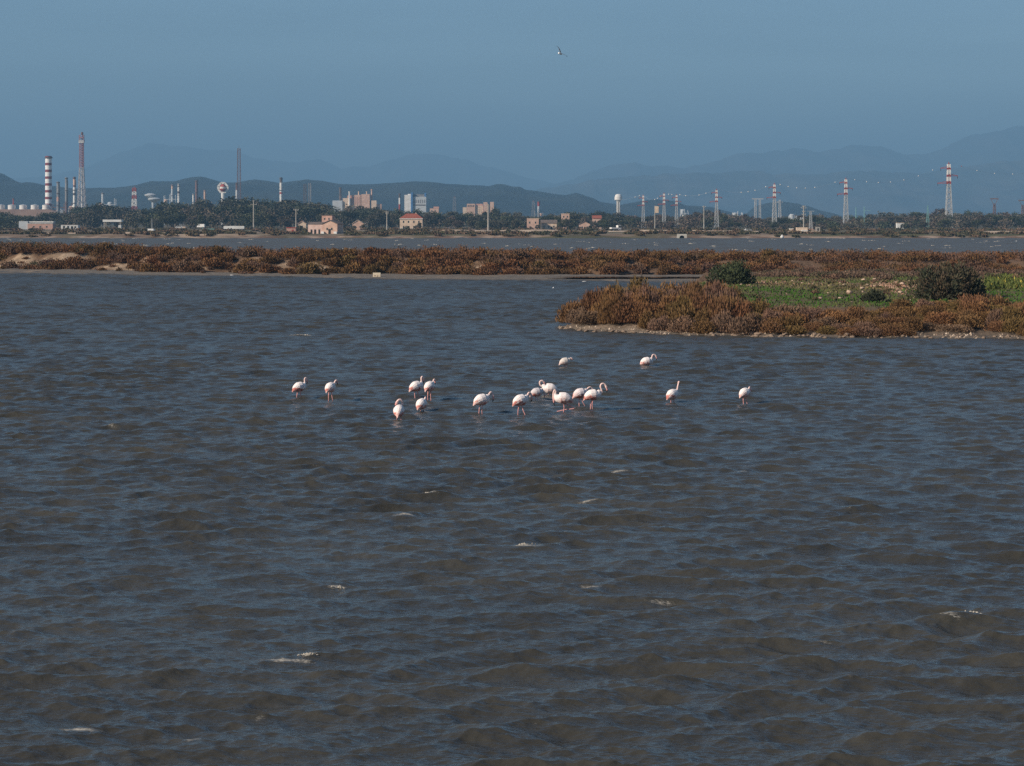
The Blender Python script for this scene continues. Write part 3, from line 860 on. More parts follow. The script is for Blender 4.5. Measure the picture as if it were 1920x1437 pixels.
ARCH = [(.275, 0, .11), (.29, 0, .19), (.345, 0, .245), (.41, 0, .215), (.44, 0, .12), (.46, 0, .03), (.42, 0, -.09)]
UPHOOK = [(.26, 0, .12), (.24, 0, .22), (.24, 0, .32), (.29, 0, .355), (.335, 0, .29), (.355, 0, .21), (.34, 0, .11)]
flamingo('flamingo standing at the far left end of the flock, dark pink head raised', 562, 726, 747, 38, UPHOOK, [(-6, .02), (4, -.02)], .93)
flamingo('second flamingo from the left, two straight pink legs, tail turned to the camera', 620, 727, 752, 66, [(.25, -.02, .12), (.27, -.04, .2), (.3, -.06, .255), (.35, -.08, .24), (.37, -.09, .17), (.36, -.1, .08)], [(-4, 0), (4, 0)], .95)
flamingo('flamingo with slim neck hooked over, left bird of the close pair', 781, 725, 746, 42, UPHOOK, [(-3, 0), (5, 0)], 1.0)
flamingo('tail-on flamingo with red rump, right bird of the pair above the crouching one', 806, 725, 751, 62, [(.25, 0, .12), (.28, 0, .2), (.33, 0, .25), (.39, 0, .22), (.41, 0, .14), (.4, 0, .04)], [(-4, 0), (2, 0)], .96)
flamingo('small crouched flamingo just above the water, legs hidden, between pair and curled one', 791, 758, 771, 66, [(.24, 0, .12), (.26, 0, .18), (.29, 0, .22), (.32, 0, .19), (.33, 0, .13), (.31, 0, .05)], [(-2, 0), (3, 0)], .97)
flamingo('nearest flamingo, tail to the camera, neck curled in a pink loop above its back', 748, 771, 786, 86, [(.2, -.07, .16), (.17, -.1, .25), (.12, -.08, .34), (.08, .0, .37), (.06, .07, .29), (.04, .11, .21), (.02, .13, .13)], [(-4, 0), (4, 0)], 1.02)
flamingo('flamingo right of the gap in the flock, arched neck and black bill pointing down', 904, 750, 776, 32, ARCH, [(-6, 0.02), (0, -.02)], 1.0)
flamingo('flamingo with arched neck, one leg slanting forward, left of the white cluster', 977, 751, 779, 36, ARCH, [(-6, 0.05), (8, -.1)], 1.0)
flamingo('greyish flamingo with its head hidden, partly behind the white preening one', 1007, 736, 750, 25, [(.27, 0, .06), (.33, 0, .05), (.37, 0, -.02), (.38, 0, -.1), (.37, 0, -.18), (.35, 0, -.25)], [(-3, 0), (2, 0)], .84, white=(.62, .57, .58))
flamingo('white flamingo facing left with its pink neck folded back onto its body', 1030, 729, 741, 186, [(.29, 0, .1), (.36, 0, .16), (.36, 0, .27), (.28, 0, .31), (.22, -.03, .26), (.19, -.05, .2), (.15, -.07, .13)], [(-3, 0), (5, 0)], 1.0, pitch=.2, flash=.35)
flamingo('white flamingo striding left, one leg bent back in a sharp V above the water', 1055, 747, 773, 184, [(.25, 0, .14), (.245, 0, .24), (.28, 0, .27), (.315, 0, .18), (.31, 0, .02), (.305, 0, -.1), (.29, 0, -.26)], [(2, 0), (0, 0)], 1.02, pitch=.16, flash=.8,
         bent=[(-.12, -.05, -.2), (-.26, -.05, -.27), (-.39, -.05, -.33), (-.37, -.05, -.365), (-.1, -.05, -.40), (.19, -.05, -.46)])
flamingo('flamingo half hidden behind the one with the S-shaped neck, pink flank showing', 1089, 738, 762, 24, [(.26, 0, .1), (.3, 0, .18), (.38, 0, .225), (.46, 0, .2), (.5, 0, .14), (.5, 0, .06), (.47, 0, -.03)], [(-3, 0), (8, 0.0)], .93, white=(.74, .66, .66))
flamingo('tallest flamingo, neck bent in a high S with its pink head hanging down', 1112, 741, 770, 12, [(.27, 0, .06), (.33, 0, .09), (.31, 0, .2), (.275, 0, .31), (.33, 0, .4), (.43, 0, .38), (.49, 0, .28), (.52, 0, .19), (.5, 0, .08)], [(-5, .03), (-1, -.03)], .98)
flamingo('flamingo holding its neck straight up, second bird from the right', 1261, 740, 754, 48, [(.26, 0, .1), (.3, 0, .17), (.33, 0, .28), (.37, 0, .39), (.4, 0, .46), (.44, 0, .43), (.46, 0, .37)], [(-3, 0), (3, 0)], .95)
flamingo('rightmost flamingo of the flock, head tucked against its breast', 1397, 737, 757, 46, [(.25, 0, .13), (.28, 0, .2), (.33, 0, .21), (.37, 0, .14), (.37, 0, .06), (.34, 0, -.06)], [(-3, 0), (4, 0)], .9)
flamingo('small greyish flamingo standing alone above the flock, nearest to the scrubby point', 1060, 678, 690, 18, [(.25, 0, .09), (.28, 0, .15), (.32, 0, .175), (.37, 0, .14), (.385, 0, .08), (.37, 0, .02)], [(-2, 0), (4, 0)], .86, white=(.64, .58, .53), flash=.3)
flamingo('flamingo sunk to its belly, neck in a hook, in open water below the spit', 1213, 678, 686, 16, [(.25, 0, .1), (.25, 0, .2), (.29, 0, .3), (.38, 0, .31), (.45, 0, .24), (.48, 0, .16), (.47, 0, .05)], [(-2, 0), (3, 0)], .98)

def gull_mesh(flying):
    G, WH = (.3, .31, .33), (.8, .8, .79)
    P = catmull([(-.3, 0, 0), (-.22, 0, .0), (-.1, 0, .0), (.05, 0, .0), (.14, 0, .02), (.2, 0, .045), (.26, 0, .03)], 5)
    ti = np.linspace(0, 6, len(P)); r_ = np.interp(ti, range(7), [.03, .03, .06, .075, .05, .042, .012])
    ch = [(P, r_, r_ * .9, [WH if t < 5.5 else (.6, .4, .05) for t in ti])]
    if flying:
        for s in (1, -1):
            W_ = catmull([(.02, 0, .03), (.1, s * .2, .13), (.08, s * .42, .17), (-.06, s * .62, .14)], 6)
            t2 = np.linspace(0, 3, len(W_))
            rv = np.interp(t2, range(4), [.1, .09, .075, .02]); rl = rv * .2
            n_ = len(W_)
            # wing blades: flat across the flight direction
            V = []
            ch.append((W_, np.full(n_, .022), rv, [(.1, .1, .11) if t > .4 else WH for t in t2]))
    else:
        for s in (1, -1):
            W_ = catmull([(.1, s * .05, .02), (0, s * .065, .035), (-.15, s * .05, .03), (-.33, s * .015, .02)], 5)
            t2 = np.linspace(0, 3, len(W_)); ch.append((W_, np.interp(t2, range(4), [.015, .03, .025, .006]), np.interp(t2, range(4), [.02, .045, .035, .01]), [WH] * len(W_)))
    return animal_mesh('gull', ch, .012)[0]

def flying_gull():
    # body and swept wings built as one skin; wings are thin plates with real thickness
    P = catmull([(-.3, 0, -.01), (-.22, 0, .0), (-.1, 0, .0), (.05, 0, .0), (.14, 0, .02), (.2, 0, .03), (.27, 0, .02)], 5)
    ti = np.linspace(0, 6, len(P)); r_ = np.interp(ti, range(7), [.09, .06, .08, .095, .07, .055, .014]); WH = (.88, .88, .87)
    V, Fs = loft(P, r_, r_ * .9); C = []
    for t in ti: C += [WH if t < 5.5 else (.6, .4, .05)] * 14
    C += [WH, (.6, .4, .05)]
    for s in (1, -1):
        stations = [(.09, -.13, s * .0, .02), (.14, -.1, s * .22, .13), (.13, -.08, s * .44, .22), (.02, -.11, s * .64, .27), (-.12, -.17, s * .8, .26)]
        o = len(V)
        for i, (xf, xb, y, z) in enumerate(stations):
            th = .02 * (1 - i / 5)
            V += [(xf, y, z), ((xf + xb) / 2, y, z + th), (xb, y, z), ((xf + xb) / 2, y, z - th)]
            cu = (.13, .13, .14) if i < 3 else (.02, .02, .02)
            C += [cu, cu, cu, (.16, .16, .17) if i < 4 else (.03, .03, .03)]
        for i in range(len(stations) - 1):
            for k in range(4): Fs.append((o + i * 4 + k, o + i * 4 + (k + 1) % 4, o + (i + 1) * 4 + (k + 1) % 4, o + (i + 1) * 4 + k))
        Fs.append((o + 16, o + 17, o + 18, o + 19))
    me = bpy.data.meshes.new('gull'); me.from_pydata([tuple(p) for p in V], [], Fs)
    a = me.color_attributes.new('Col', 'FLOAT_COLOR', 'POINT'); c = np.ones((len(V), 4), np.float32); c[:, :3] = C; a.data.foreach_set('color', c.ravel())
    me.materials.append(FEATHER); me.polygons.foreach_set('use_smooth', [True] * len(Fs))
    return me
gf = new_obj('gull', flying_gull())
fw = Vector((.5, .85, -.1)).normalized(); up_ = Vector((math.cos(R(42)), 0, math.sin(R(42)))); up_ = (up_ - fw * up_.dot(fw)).normalized(); lf = up_.cross(fw)
M_ = Matrix((fw, lf, up_)).transposed().to_4x4(); M_.translation = at(1051, 101, 190); gf.matrix_world = M_
tag(gf, 'gull with dark wings gliding alone in the open sky', 'gull')
gm = gull_mesh(False)
def sit_gull(px, y, s, rz, label, group=None):
    Y = 7 * F / (y - HZ); o = new_obj('gull', gm); o.location = (wx(px, Y), Y, .06 * s + .02); o.scale = (s, s, s); o.rotation_euler.z = rz
    return tag(o, label, 'gull', group)
g0 = new_obj('gull', gm); g0.location = at(1036, 542, 222); g0.scale = (1.0, 1.0, 1.3); g0.rotation_euler = (0, R(-32), .5)
tag(g0, 'white gull lifting off the water left of the spit', 'gull')
sit_gull(1096, 529.5, .8, .1, 'small white gull resting at the edge of the mud flat', None)
sit_gull(434, 517.5, .8, 2.8, 'tiny white gull at the water edge under the left part of the dyke', None)
for i, (px, y, s) in enumerate(((1871, 453, 1.3), (1878, 453.4, 1.1), (1882.5, 453, 1.2), (1906, 453, 1.2))):
    sit_gull(px, y, s, random.uniform(0, 6), 'white gull in the row of three floating on the far pond' if i < 3 else 'white gull floating apart from the row of three on the far pond', 'gulls on the far pond' if i < 3 else None)
# ------------------------------------------------------------------ far land as one sheet to the horizon
rowsY = np.concatenate([np.array([-300, -100, 100, 300, 500, 700, 840]), np.arange(862, 912, 1.5), np.arange(912, 1320, 6), np.exp(np.linspace(math.log(1330), math.log(30500), 70))])
ncol = 520; us = np.linspace(-1, 1, ncol)
YY2, UU2 = np.meshgrid(rowsY, us, indexing='ij'); XX2 = UU2 * (np.abs(YY2) * .33 + 240)
def far_z(X, Y):
    e = 873 + 7 * (fbm(X * .02, X * 0, 3, 61) - .5)
    bank = np.interp(Y - e, [-20, 0, 2.5, 9, 25, 120], [-1.2, -.05, .45, 1.5, 1.45, 1.75])
    z = np.where(Y < 860, -1.5, bank) + (fbm(X * .06, Y * .06, 4, 62) - .5) * np.clip((Y - e) / 8, 0, 1) * .9 * (Y < 1500)
    return z
ZZ2 = far_z(XX2, YY2)
x2, y2, z2 = XX2.ravel(), YY2.ravel(), ZZ2.ravel()
a_ = fbm(x2 * .045, y2 * .03, 4, 63); b_ = fbm(x2 * .012, y2 * .05, 3, 64)
cc = mix((.11, .095, .055), (.2, .14, .095), smooth01((a_ - .35) / .3))
t = smooth01((b_ - .5) * 9); cc = cc * (1 - t[:, None]) + np.array((.085, .085, .04)) * t[:, None]
t = smooth01((fbm(x2 * .03, y2 * .11, 3, 65) - .62) * 12) * (y2 < 1300); cc = cc * (1 - t[:, None]) + np.array((.36, .27, .19)) * t[:, None]
# bare pinkish bank at the water line, overgrown in the middle of the view
t = smooth01((1.25 - z2) / .5) * (y2 < 890) * (1 - .8 * smooth01((x2 - 0) / 20) * smooth01((75 - x2) / 20))
t = t * (.35 + .65 * smooth01((fbm(x2 * .11, y2 * .25, 3, 67) - .38) * 8))
cc = cc * (1 - t[:, None]) + mix((.34, .25, .185), (.17, .105, .07), smooth01((fbm(x2 * .3, y2 * .3, 3, 66) - .4) / .2)) * t[:, None]
ground = new_obj('ground', np_mesh('ground', np.stack([x2, y2, z2], 1), grid_faces(len(rowsY), ncol), FARLAND, cc, smooth=True))
tag(ground, 'flat dry land beyond the lagoon', 'land', kind='structure')
def gz(x, y): return float(far_z(np.array([float(x)]), np.array([float(y)]))[0])

# pale sandy track along the far shore (broken in two by scrub)
def strip(px0, px1, Y, wd, name, label, ht=.85):
    xs = np.linspace(wx(px0, Y), wx(px1, Y), 160); V = []
    for i, x in enumerate(xs):
        yc = Y + 5 * math.sin(x * .03); ww = wd * (.75 + .5 * float(fbm(np.array([x * .1]), np.array([3.0]), 2, 70)[0])) * min(1, i / 6 + .1, (159 - i) / 6 + .1)
        hh_ = ht * (.7 + .6 * float(fbm(np.array([x * .06]), np.array([7.0]), 3, 71)[0])) * min(1, i / 6 + .1, (159 - i) / 6 + .1)
        V += [(x, yc - ww - 1.2, gz(x, yc) - .3), (x, yc - ww, gz(x, yc) + hh_), (x, yc + ww, gz(x, yc) + hh_ + .05), (x, yc + ww + 1.2, gz(x, yc) - .3)]
    Fs = [(i * 4 + k, i * 4 + 4 + k, i * 4 + 5 + k, i * 4 + 1 + k) for i in range(159) for k in (0, 1, 2)]
    o = new_obj(name, np_mesh(name, V, Fs, SANDM)); return tag(o, label, 'track', kind='structure')
strip(822, 1112, 1045, 9, 'path', 'pale sandy track on the far shore')
strip(1130, 1378, 1045, 9, 'path', 'pale sandy track on the far shore')
strip(1815, 1935, 940, 5, 'path', 'pale sandy track on the far shore')
strip(1400, 1540, 1010, 4, 'path', 'pale sandy track on the far shore', .5)
strip(640, 800, 985, 3, 'path', 'pale sandy track on the far shore', .45)
strip(-20, 330, 925, 3.5, 'path', 'pale sandy track on the far shore', .5)

# scrub on the far shore (one low mass)
V, Fc, Cc = [], [], []; off = 0
for _ in range(1150):
    Y = random.choice([random.uniform(876, 935), random.uniform(930, 1300)]); x = random.uniform(-.265, .265) * Y
    px = CX + x / Y * F
    if 575 < px < 650 and Y < 960: continue
    if 1130 < px < 1175 and Y < 1100: continue
    n = 60; r = random.uniform(1.5, 4.0); h = (random.uniform(.3, .8) if Y < 1060 else random.uniform(.6, 1.7)) * (1.7 if 960 < px < 1260 and Y < 935 else 1)
    v, f, c = bush(n, r, h, 3, .9, random.choice([((.1, .08, .042), (.14, .1, .055)), ((.15, .095, .06), (.19, .13, .08)), ((.07, .068, .034), (.1, .09, .048))]), Wd=.8)
    v = v + np.array([x, Y, gz(x, Y) - .1]); V.append(v); Fc.append(f + off); Cc.append(c); off += len(v)
fs = new_obj('shore_scrub', np_mesh('shore_scrub', np.concatenate(V), np.concatenate(Fc), SCRUB, np.concatenate(Cc)))
tag(fs, 'low olive and brown scrub on the far shore', 'scrub', kind='stuff')

# ------------------------------------------------------------------ trees of the far shore
def crown_mesh(seed, n_cl, rx, zc, rzz, leaf, cols, per=46):
    P, D = [], []
    for i in range(n_cl):
        d = rng.normal(size=3); d /= np.linalg.norm(d); q = rng.uniform(.35, 1) ** .6
        c = np.array([d[0] * rx * q, d[1] * rx * q, zc + d[2] * rzz * q]); rr = rng.uniform(.3, .46) * rx
        dd = rng.normal(size=(per, 3)); dd /= np.linalg.norm(dd, axis=1)[:, None]
        P.append(c + dd * (rr * rng.uniform(.3, 1, (per, 1)))); D.append(dd * .5 + rng.normal(0, 1, (per, 3)))
    P = np.concatenate(P); D = np.concatenate(D); D /= np.linalg.norm(D, axis=1)[:, None]
    ln = leaf * rng.uniform(.6, 1.4, len(P)); v, f = sprigs(P, D, ln, ln * .95)
    k = np.repeat(rng.random(n_cl), per)
    c = mix(cols[0], cols[1], k) * rng.uniform(.75, 1.25, (len(P), 1))
    return np_mesh('crown', v, f, LEAF, np.repeat(c, 4, 0))
def trunk_obj(parent, h):
    mb = MB().tube([(0, 0, -.5), (.15, 0, h * .3), (.05, .1, h * .6), (.1, 0, h * .8)], [.35, .27, .18, .06], BARK, 6)
    for a in (0.4, 2.3, 4.4):
        mb.tube([(.1, 0, h * .34), (math.cos(a) * h * .16, math.sin(a) * h * .16, h * .55), (math.cos(a) * h * .25, math.sin(a) * h * .25, h * .75)], [.16, .11, .04], BARK, 5)
    return mb.build('trunk', parent, smooth=True)
KINDS_ = [
    ('dark green broad tree in the wood along the far shore', ((.054, .06, .034), (.088, .094, .048)), 14, 4.4, 6.2, 3.6),
    ('tall olive eucalyptus with a ragged crown in the wood along the far shore', ((.07, .067, .042), (.11, .092, .058)), 13, 3.6, 6.6, 3.6),
    ('brownish half bare tree in the wood along the far shore', ((.1, .076, .056), (.14, .105, .077)), 12, 3.8, 5.8, 3.4),
    ('low rounded grey green tree in the wood along the far shore', ((.076, .074, .056), (.115, .1, .07)), 12, 4.6, 5.2, 3.8),
    ('dark pine with a flat top in the wood along the far shore', ((.042, .048, .03), (.064, .068, .042)), 12, 4.6, 7.4, 2.4)]
protos = []
for lab, cols, ncl, rx, zc, rz_ in KINDS_:
    for q in range(2):
        t = thing('woodland_tree', lab, 'tree', (0, 0, 0), 'trees along the far shore')
        new_obj('crown', crown_mesh(q, ncl + 8, rx, zc, rz_, .6, cols, 80), t); trunk_obj(t, 8.5)
        protos.append([t, False])
TOPX = [-30, 0, 30, 75, 100, 140, 160, 200, 230, 260, 300, 320, 345, 380, 400, 420, 450, 480, 500, 520, 540, 560, 590, 610, 640, 660, 690, 720, 740, 780, 820, 860, 900, 940, 970, 1000, 1030, 1060, 1090, 1120, 1150, 1180, 1200, 1230, 1260, 1290, 1330, 1350, 1380, 1420, 1450, 1480, 1510, 1550, 1580, 1620, 1700, 1760, 1800, 1830, 1860, 1960]
TOPY = [395, 396, 398, 399, 396, 387, 384, 378, 383, 385, 386, 377, 374, 373, 374, 375, 371, 373, 374, 369, 373, 377, 378, 377, 384, 380, 383, 388, 387, 390, 393, 396, 397, 392, 397, 402, 400, 397, 393, 396, 398, 397, 403, 396, 402, 394, 391, 391, 398, 402, 403, 400, 398, 398, 404, 397, 396, 391, 394, 391, 395, 394]
def tree_style(px):
    if px < 300: return random.choice([0, 1, 8, 9, 6, 7])
    if px < 620: return random.choice([2, 3, 2, 3, 0, 1, 4, 8])
    if px < 1150: return random.choice([0, 1, 2, 3, 6, 7, 4, 8, 9])
    if px < 1560: return random.choice([4, 5, 4, 5, 0, 6, 8])
    return random.choice([4, 6, 7, 0, 1, 5, 4])
HOUSES = [(745, 800), (985, 1012), (1015, 1045), (1085, 1108), (556, 580), (655, 690), (1678, 1702), (50, 150), (190, 235)]
n_tree = 0
for row, (Y0, Y1, hk, step) in enumerate([(1640, 1820, 1.0, 21), (1480, 1600, .82, 20), (1335, 1440, .55, 23)]):
    px = -20 + row * 7
    while px < 1945:
        pxx = px + random.uniform(-7, 7); Y = random.uniform(Y0, Y1)
        if row == 2 and any(a - 14 < pxx < b + 14 for a, b in HOUSES): px += step; continue
        if row == 2 and (pxx > 1180 and random.random() < .5): px += step; continue
        if row == 1 and any(a < pxx < b for a, b in HOUSES) and pxx < 240: px += step; continue
        top = np.interp(pxx, TOPX, TOPY) + random.uniform(-2.5, 5)
        ztop = H + (HZ - top) * Y / F; g0_ = gz(wx(pxx, Y), Y); h = max((ztop - g0_) * hk * random.uniform(.88, 1.0), 4)
        k = tree_style(pxx); pr = protos[k]
        t = pr[0] if not pr[1] else copy_tree(pr[0]); pr[1] = True
        w = h / 10.2 * random.uniform(1.1, 1.45); w = max(w, 1.1) if row < 2 else max(w, .8)
        t.location = (wx(pxx, Y), Y, g0_ - .3); t.scale = (w, w, h / 9.9); t.rotation_euler.z = random.uniform(0, 6.28)
        n_tree += 1; px += step * random.uniform(.8, 1.15)
for pxx, Y, h, k in ((1055, 1330, 6.5, 0), (1066, 1325, 7, 3), (1113, 1330, 5.5, 6), (1122, 1340, 5, 3), (1130, 1335, 6.5, 0), (1086, 1250, 2.6, 6), (1106, 1250, 3, 3), (762, 1255, 2.8, 0), (782, 1250, 3.6, 6), (786, 1255, 4.5, 3), (663, 1260, 3, 0), (681, 1262, 3.4, 3), (562, 1235, 3, 0), (1698, 1400, 4.5, 0), (1705, 1410, 5, 4), (1008, 1290, 3.2, 2)):
    pr = protos[k]; t = pr[0] if not pr[1] else copy_tree(pr[0]); pr[1] = True; w = h / 8.5
    t.location = (wx(pxx, Y), Y, gz(wx(pxx, Y), Y) - .3); t.scale = (w, w, h / 9.9); t.rotation_euler.z = random.uniform(0, 6.28)
for pr in protos:
    if not pr[1]:
        for c in list(pr[0].children): bpy.data.objects.remove(c)
        bpy.data.objects.remove(pr[0])
# the depth of the wood behind, one mass
V, Fc, Cc = [], [], []; off = 0
for _ in range(760):
    Y = random.uniform(1380, 2300); pxx = random.uniform(-60, 1990)
    if Y < 1500 and any(a - 8 < pxx < b + 8 for a, b in HOUSES): continue
    top = np.interp(pxx, TOPX, TOPY) + (4 if Y > 1600 else 12) + random.uniform(0, 9)
    x = wx(pxx, Y); h = H + (HZ - top) * Y / F - 1.5
    if h < 2: continue
    n = 230; r = random.uniform(4.5, 8)
    dd = rng.normal(size=(n, 3)); dd /= np.linalg.norm(dd, axis=1)[:, None]; q = rng.uniform(.5, 1, (n, 1))
    P = dd * q * np.array([r, r, h * .5]) + np.array([x, Y, 1.5 + h * .5])
    D = dd * .4 + rng.normal(0, 1, (n, 3)); D /= np.linalg.norm(D, axis=1)[:, None]
    ln = rng.uniform(.7, 1.4, n); v, f = sprigs(P, D, ln, ln * .95)
    cols = KINDS_[[0, 1, 2, 3, 4][int(rng.integers(5))] if pxx < 1150 else [2, 3, 2, 0, 2][int(rng.integers(5))]][1]
    c = mix(cols[0], cols[1], rng.random(n)) * rng.uniform(.75, 1.25, (n, 1))
    V.append(v); Fc.append(f + off); Cc.append(np.repeat(c, 4, 0)); off += len(v)
dw = new_obj('woods', np_mesh('woods', np.concatenate(V), np.concatenate(Fc), LEAF, np.concatenate(Cc)))
tag(dw, 'deep mixed woods filling the gaps behind the far trees', 'woods', kind='stuff')

# ------------------------------------------------------------------ hills and mountains
def ridge(name, label, pts, Y, depth, cols, amp, seed, x_over=0, base=0):
    px = np.array([p[0] for p in pts], float); py = np.array([p[1] for p in pts], float)
    n = 420; qx = np.linspace(px[0], px[-1], n); X = (qx - CX) / F * Y
    crest = H + (HZ - np.interp(qx, px, py)) * Y / F
    crest = crest + (fbm(X / (depth * .05), X * 0, 4, seed) - .5) * amp
    m_ = 34; tt = np.linspace(-1, 1, m_); G, XX_ = np.meshgrid(tt, X, indexing='ij')
    prof = (1 - np.abs(G) ** 1.15)
    rough_ = fbm(XX_ / (depth * .12) + 5, G * 3 + 9, 5, seed + 3) - .5
    Z = crest[None, :] * prof * (1 + rough_ * .9 * np.clip(np.abs(G) * 2.2, 0, 1) * (1 - np.abs(G))) - 2
    Yg = Y + G * depth + (fbm(XX_ / (depth * .2), G * 0 + 2, 3, seed + 7) - .5) * depth * .25
    c = mix(cols[0], cols[1], smooth01((fbm(XX_.ravel() / (depth * .08), G.ravel() * 6, 4, seed + 9) - .35) / .3))
    o = new_obj(name, np_mesh(name, np.stack([XX_.ravel(), Yg.ravel(), Z.ravel()], 1), grid_faces(m_, n), HILLM, c, smooth=True))
    return tag(o, label, 'hills', kind='structure')
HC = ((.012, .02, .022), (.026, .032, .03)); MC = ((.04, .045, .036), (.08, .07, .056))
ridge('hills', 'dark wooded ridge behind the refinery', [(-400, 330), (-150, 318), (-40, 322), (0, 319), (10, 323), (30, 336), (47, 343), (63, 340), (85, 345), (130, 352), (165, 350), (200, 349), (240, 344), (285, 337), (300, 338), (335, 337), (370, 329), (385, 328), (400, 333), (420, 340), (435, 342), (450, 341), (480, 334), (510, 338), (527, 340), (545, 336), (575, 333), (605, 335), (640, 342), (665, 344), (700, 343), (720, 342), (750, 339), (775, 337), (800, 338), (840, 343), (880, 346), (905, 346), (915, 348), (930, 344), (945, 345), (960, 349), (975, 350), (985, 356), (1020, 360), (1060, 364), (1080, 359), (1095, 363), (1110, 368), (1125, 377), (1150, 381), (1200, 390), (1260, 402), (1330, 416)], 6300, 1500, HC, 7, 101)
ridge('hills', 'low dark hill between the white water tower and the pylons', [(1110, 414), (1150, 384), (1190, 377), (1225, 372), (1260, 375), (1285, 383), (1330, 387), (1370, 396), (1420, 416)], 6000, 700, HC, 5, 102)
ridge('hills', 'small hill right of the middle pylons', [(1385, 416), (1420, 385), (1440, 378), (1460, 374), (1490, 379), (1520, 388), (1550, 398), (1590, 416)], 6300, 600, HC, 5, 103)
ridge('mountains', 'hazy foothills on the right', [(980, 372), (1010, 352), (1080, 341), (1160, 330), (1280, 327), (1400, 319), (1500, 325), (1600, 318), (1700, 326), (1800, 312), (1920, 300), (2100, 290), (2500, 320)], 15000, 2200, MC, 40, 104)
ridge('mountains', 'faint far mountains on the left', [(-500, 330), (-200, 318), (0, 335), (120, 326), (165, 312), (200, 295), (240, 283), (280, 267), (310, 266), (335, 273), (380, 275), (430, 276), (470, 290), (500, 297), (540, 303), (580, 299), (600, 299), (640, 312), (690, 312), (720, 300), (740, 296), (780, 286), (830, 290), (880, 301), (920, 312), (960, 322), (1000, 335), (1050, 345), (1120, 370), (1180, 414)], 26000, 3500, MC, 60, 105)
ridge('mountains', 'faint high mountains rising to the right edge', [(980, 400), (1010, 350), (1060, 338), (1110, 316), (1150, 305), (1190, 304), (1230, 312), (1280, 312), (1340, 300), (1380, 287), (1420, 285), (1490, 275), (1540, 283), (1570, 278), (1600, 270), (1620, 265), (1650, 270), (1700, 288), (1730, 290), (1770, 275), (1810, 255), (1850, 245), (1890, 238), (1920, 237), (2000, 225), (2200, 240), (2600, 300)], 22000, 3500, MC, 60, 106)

# ------------------------------------------------------------------ refinery
def px_thing(name, label, cat, px, Y, z=None, group=None):
    x = wx(px, Y); return thing(name, label, cat, (x, Y, gz(x, Y) if z is None else z), group)
def hh(y, Y, z0): return H - (y - HZ) / F * Y - z0          # height above z0 of a photo row

def column(name, label, cat, px, ytop, wpx, Y, bands, caps=True, group=None, pipe=True, taper=.94):
    """tall vessel or chimney: bands = [(share of height, material)...] from the ground up"""
    o = px_thing(name, label, cat, px, Y, 1.6, group); h = hh(ytop, Y, 1.6); r = wpx / F * Y / 2
    prof, ms = [(r, 0)], []; s = 0
    for fr, m_ in bands:
        s += fr; prof.append((r * (1 - (1 - taper) * s), h * s)); ms.append(m_)
    MB().lathe(prof, None, 16, mats=ms).build('shaft', o, smooth=False)
    g = MB()
    for q in (.45, .72, .97) if caps else (.97,):
        rr = r * (1 - (1 - taper) * q)
        g.lathe([(rr + .1, h * q), (rr + r * .28, h * q + .1), (rr + r * .28, h * q + h * .008 + .4), (rr + .1, h * q + h * .008 + .5)], DARKSTEEL, 16)
    g.build('gallery', o)
    if pipe: MB().bar((r * 1.12, -r * .3, 0), (r * 1.1, -r * .3, h * .93), r * .22, GREYSTEEL).build('riser_pipe', o)
    return o
def stripes(n, a, b, first_share=.0, top=None):
    out = [(first_share, a)] if first_share else []
    k = (1 - first_share) / (n * 2)
    for i in range(n): out += [(k * 1.25, a), (k * .75, b)]
    return out
BRIGHT = mat('fresh white paint', (.88, .87, .85), (.8, .79, .77), .3); MAROON = mat('dark red paint', (.27, .05, .05), (.2, .04, .04), .3)
column('striped_chimney', 'tall chimney banded red and white at the left edge of the refinery', 'chimney', 91, 293, 12.6, 2650, stripes(9, BRIGHT, MAROON, .12), caps=False, pipe=False, taper=.97)
def lattice(mb, w0, w1, z0, z1, n, t, m, mb_=None):
    """four legs, rings and X bracing"""
    C_ = [(-1, -1), (1, -1), (1, 1), (-1, 1)]
    lv = [z0 + (z1 - z0) * (1 - (1 - i / n) ** 1.0) for i in range(n + 1)]
    wf = lambda z: (w0 + (w1 - w0) * (z - z0) / (z1 - z0)) / 2
    for i in range(n):
        a, b = lv[i], lv[i + 1]; mm_ = m(i / n) if callable(m) else m
        for k in range(4):
            p, q = C_[k], C_[(k + 1) % 4]
            mb.bar((p[0] * wf(a), p[1] * wf(a), a), (p[0] * wf(b), p[1] * wf(b), b), t, mm_)
            mb.bar((p[0] * wf(a), p[1] * wf(a), a), (q[0] * wf(b), q[1] * wf(b), b), t * .55, mm_)
            mb.bar((q[0] * wf(a), q[1] * wf(a), a), (p[0] * wf(b), p[1] * wf(b), b), t * .55, mm_)
            mb.bar((p[0] * wf(b), p[1] * wf(b), b), (q[0] * wf(b), q[1] * wf(b), b), t * .7, mm_)
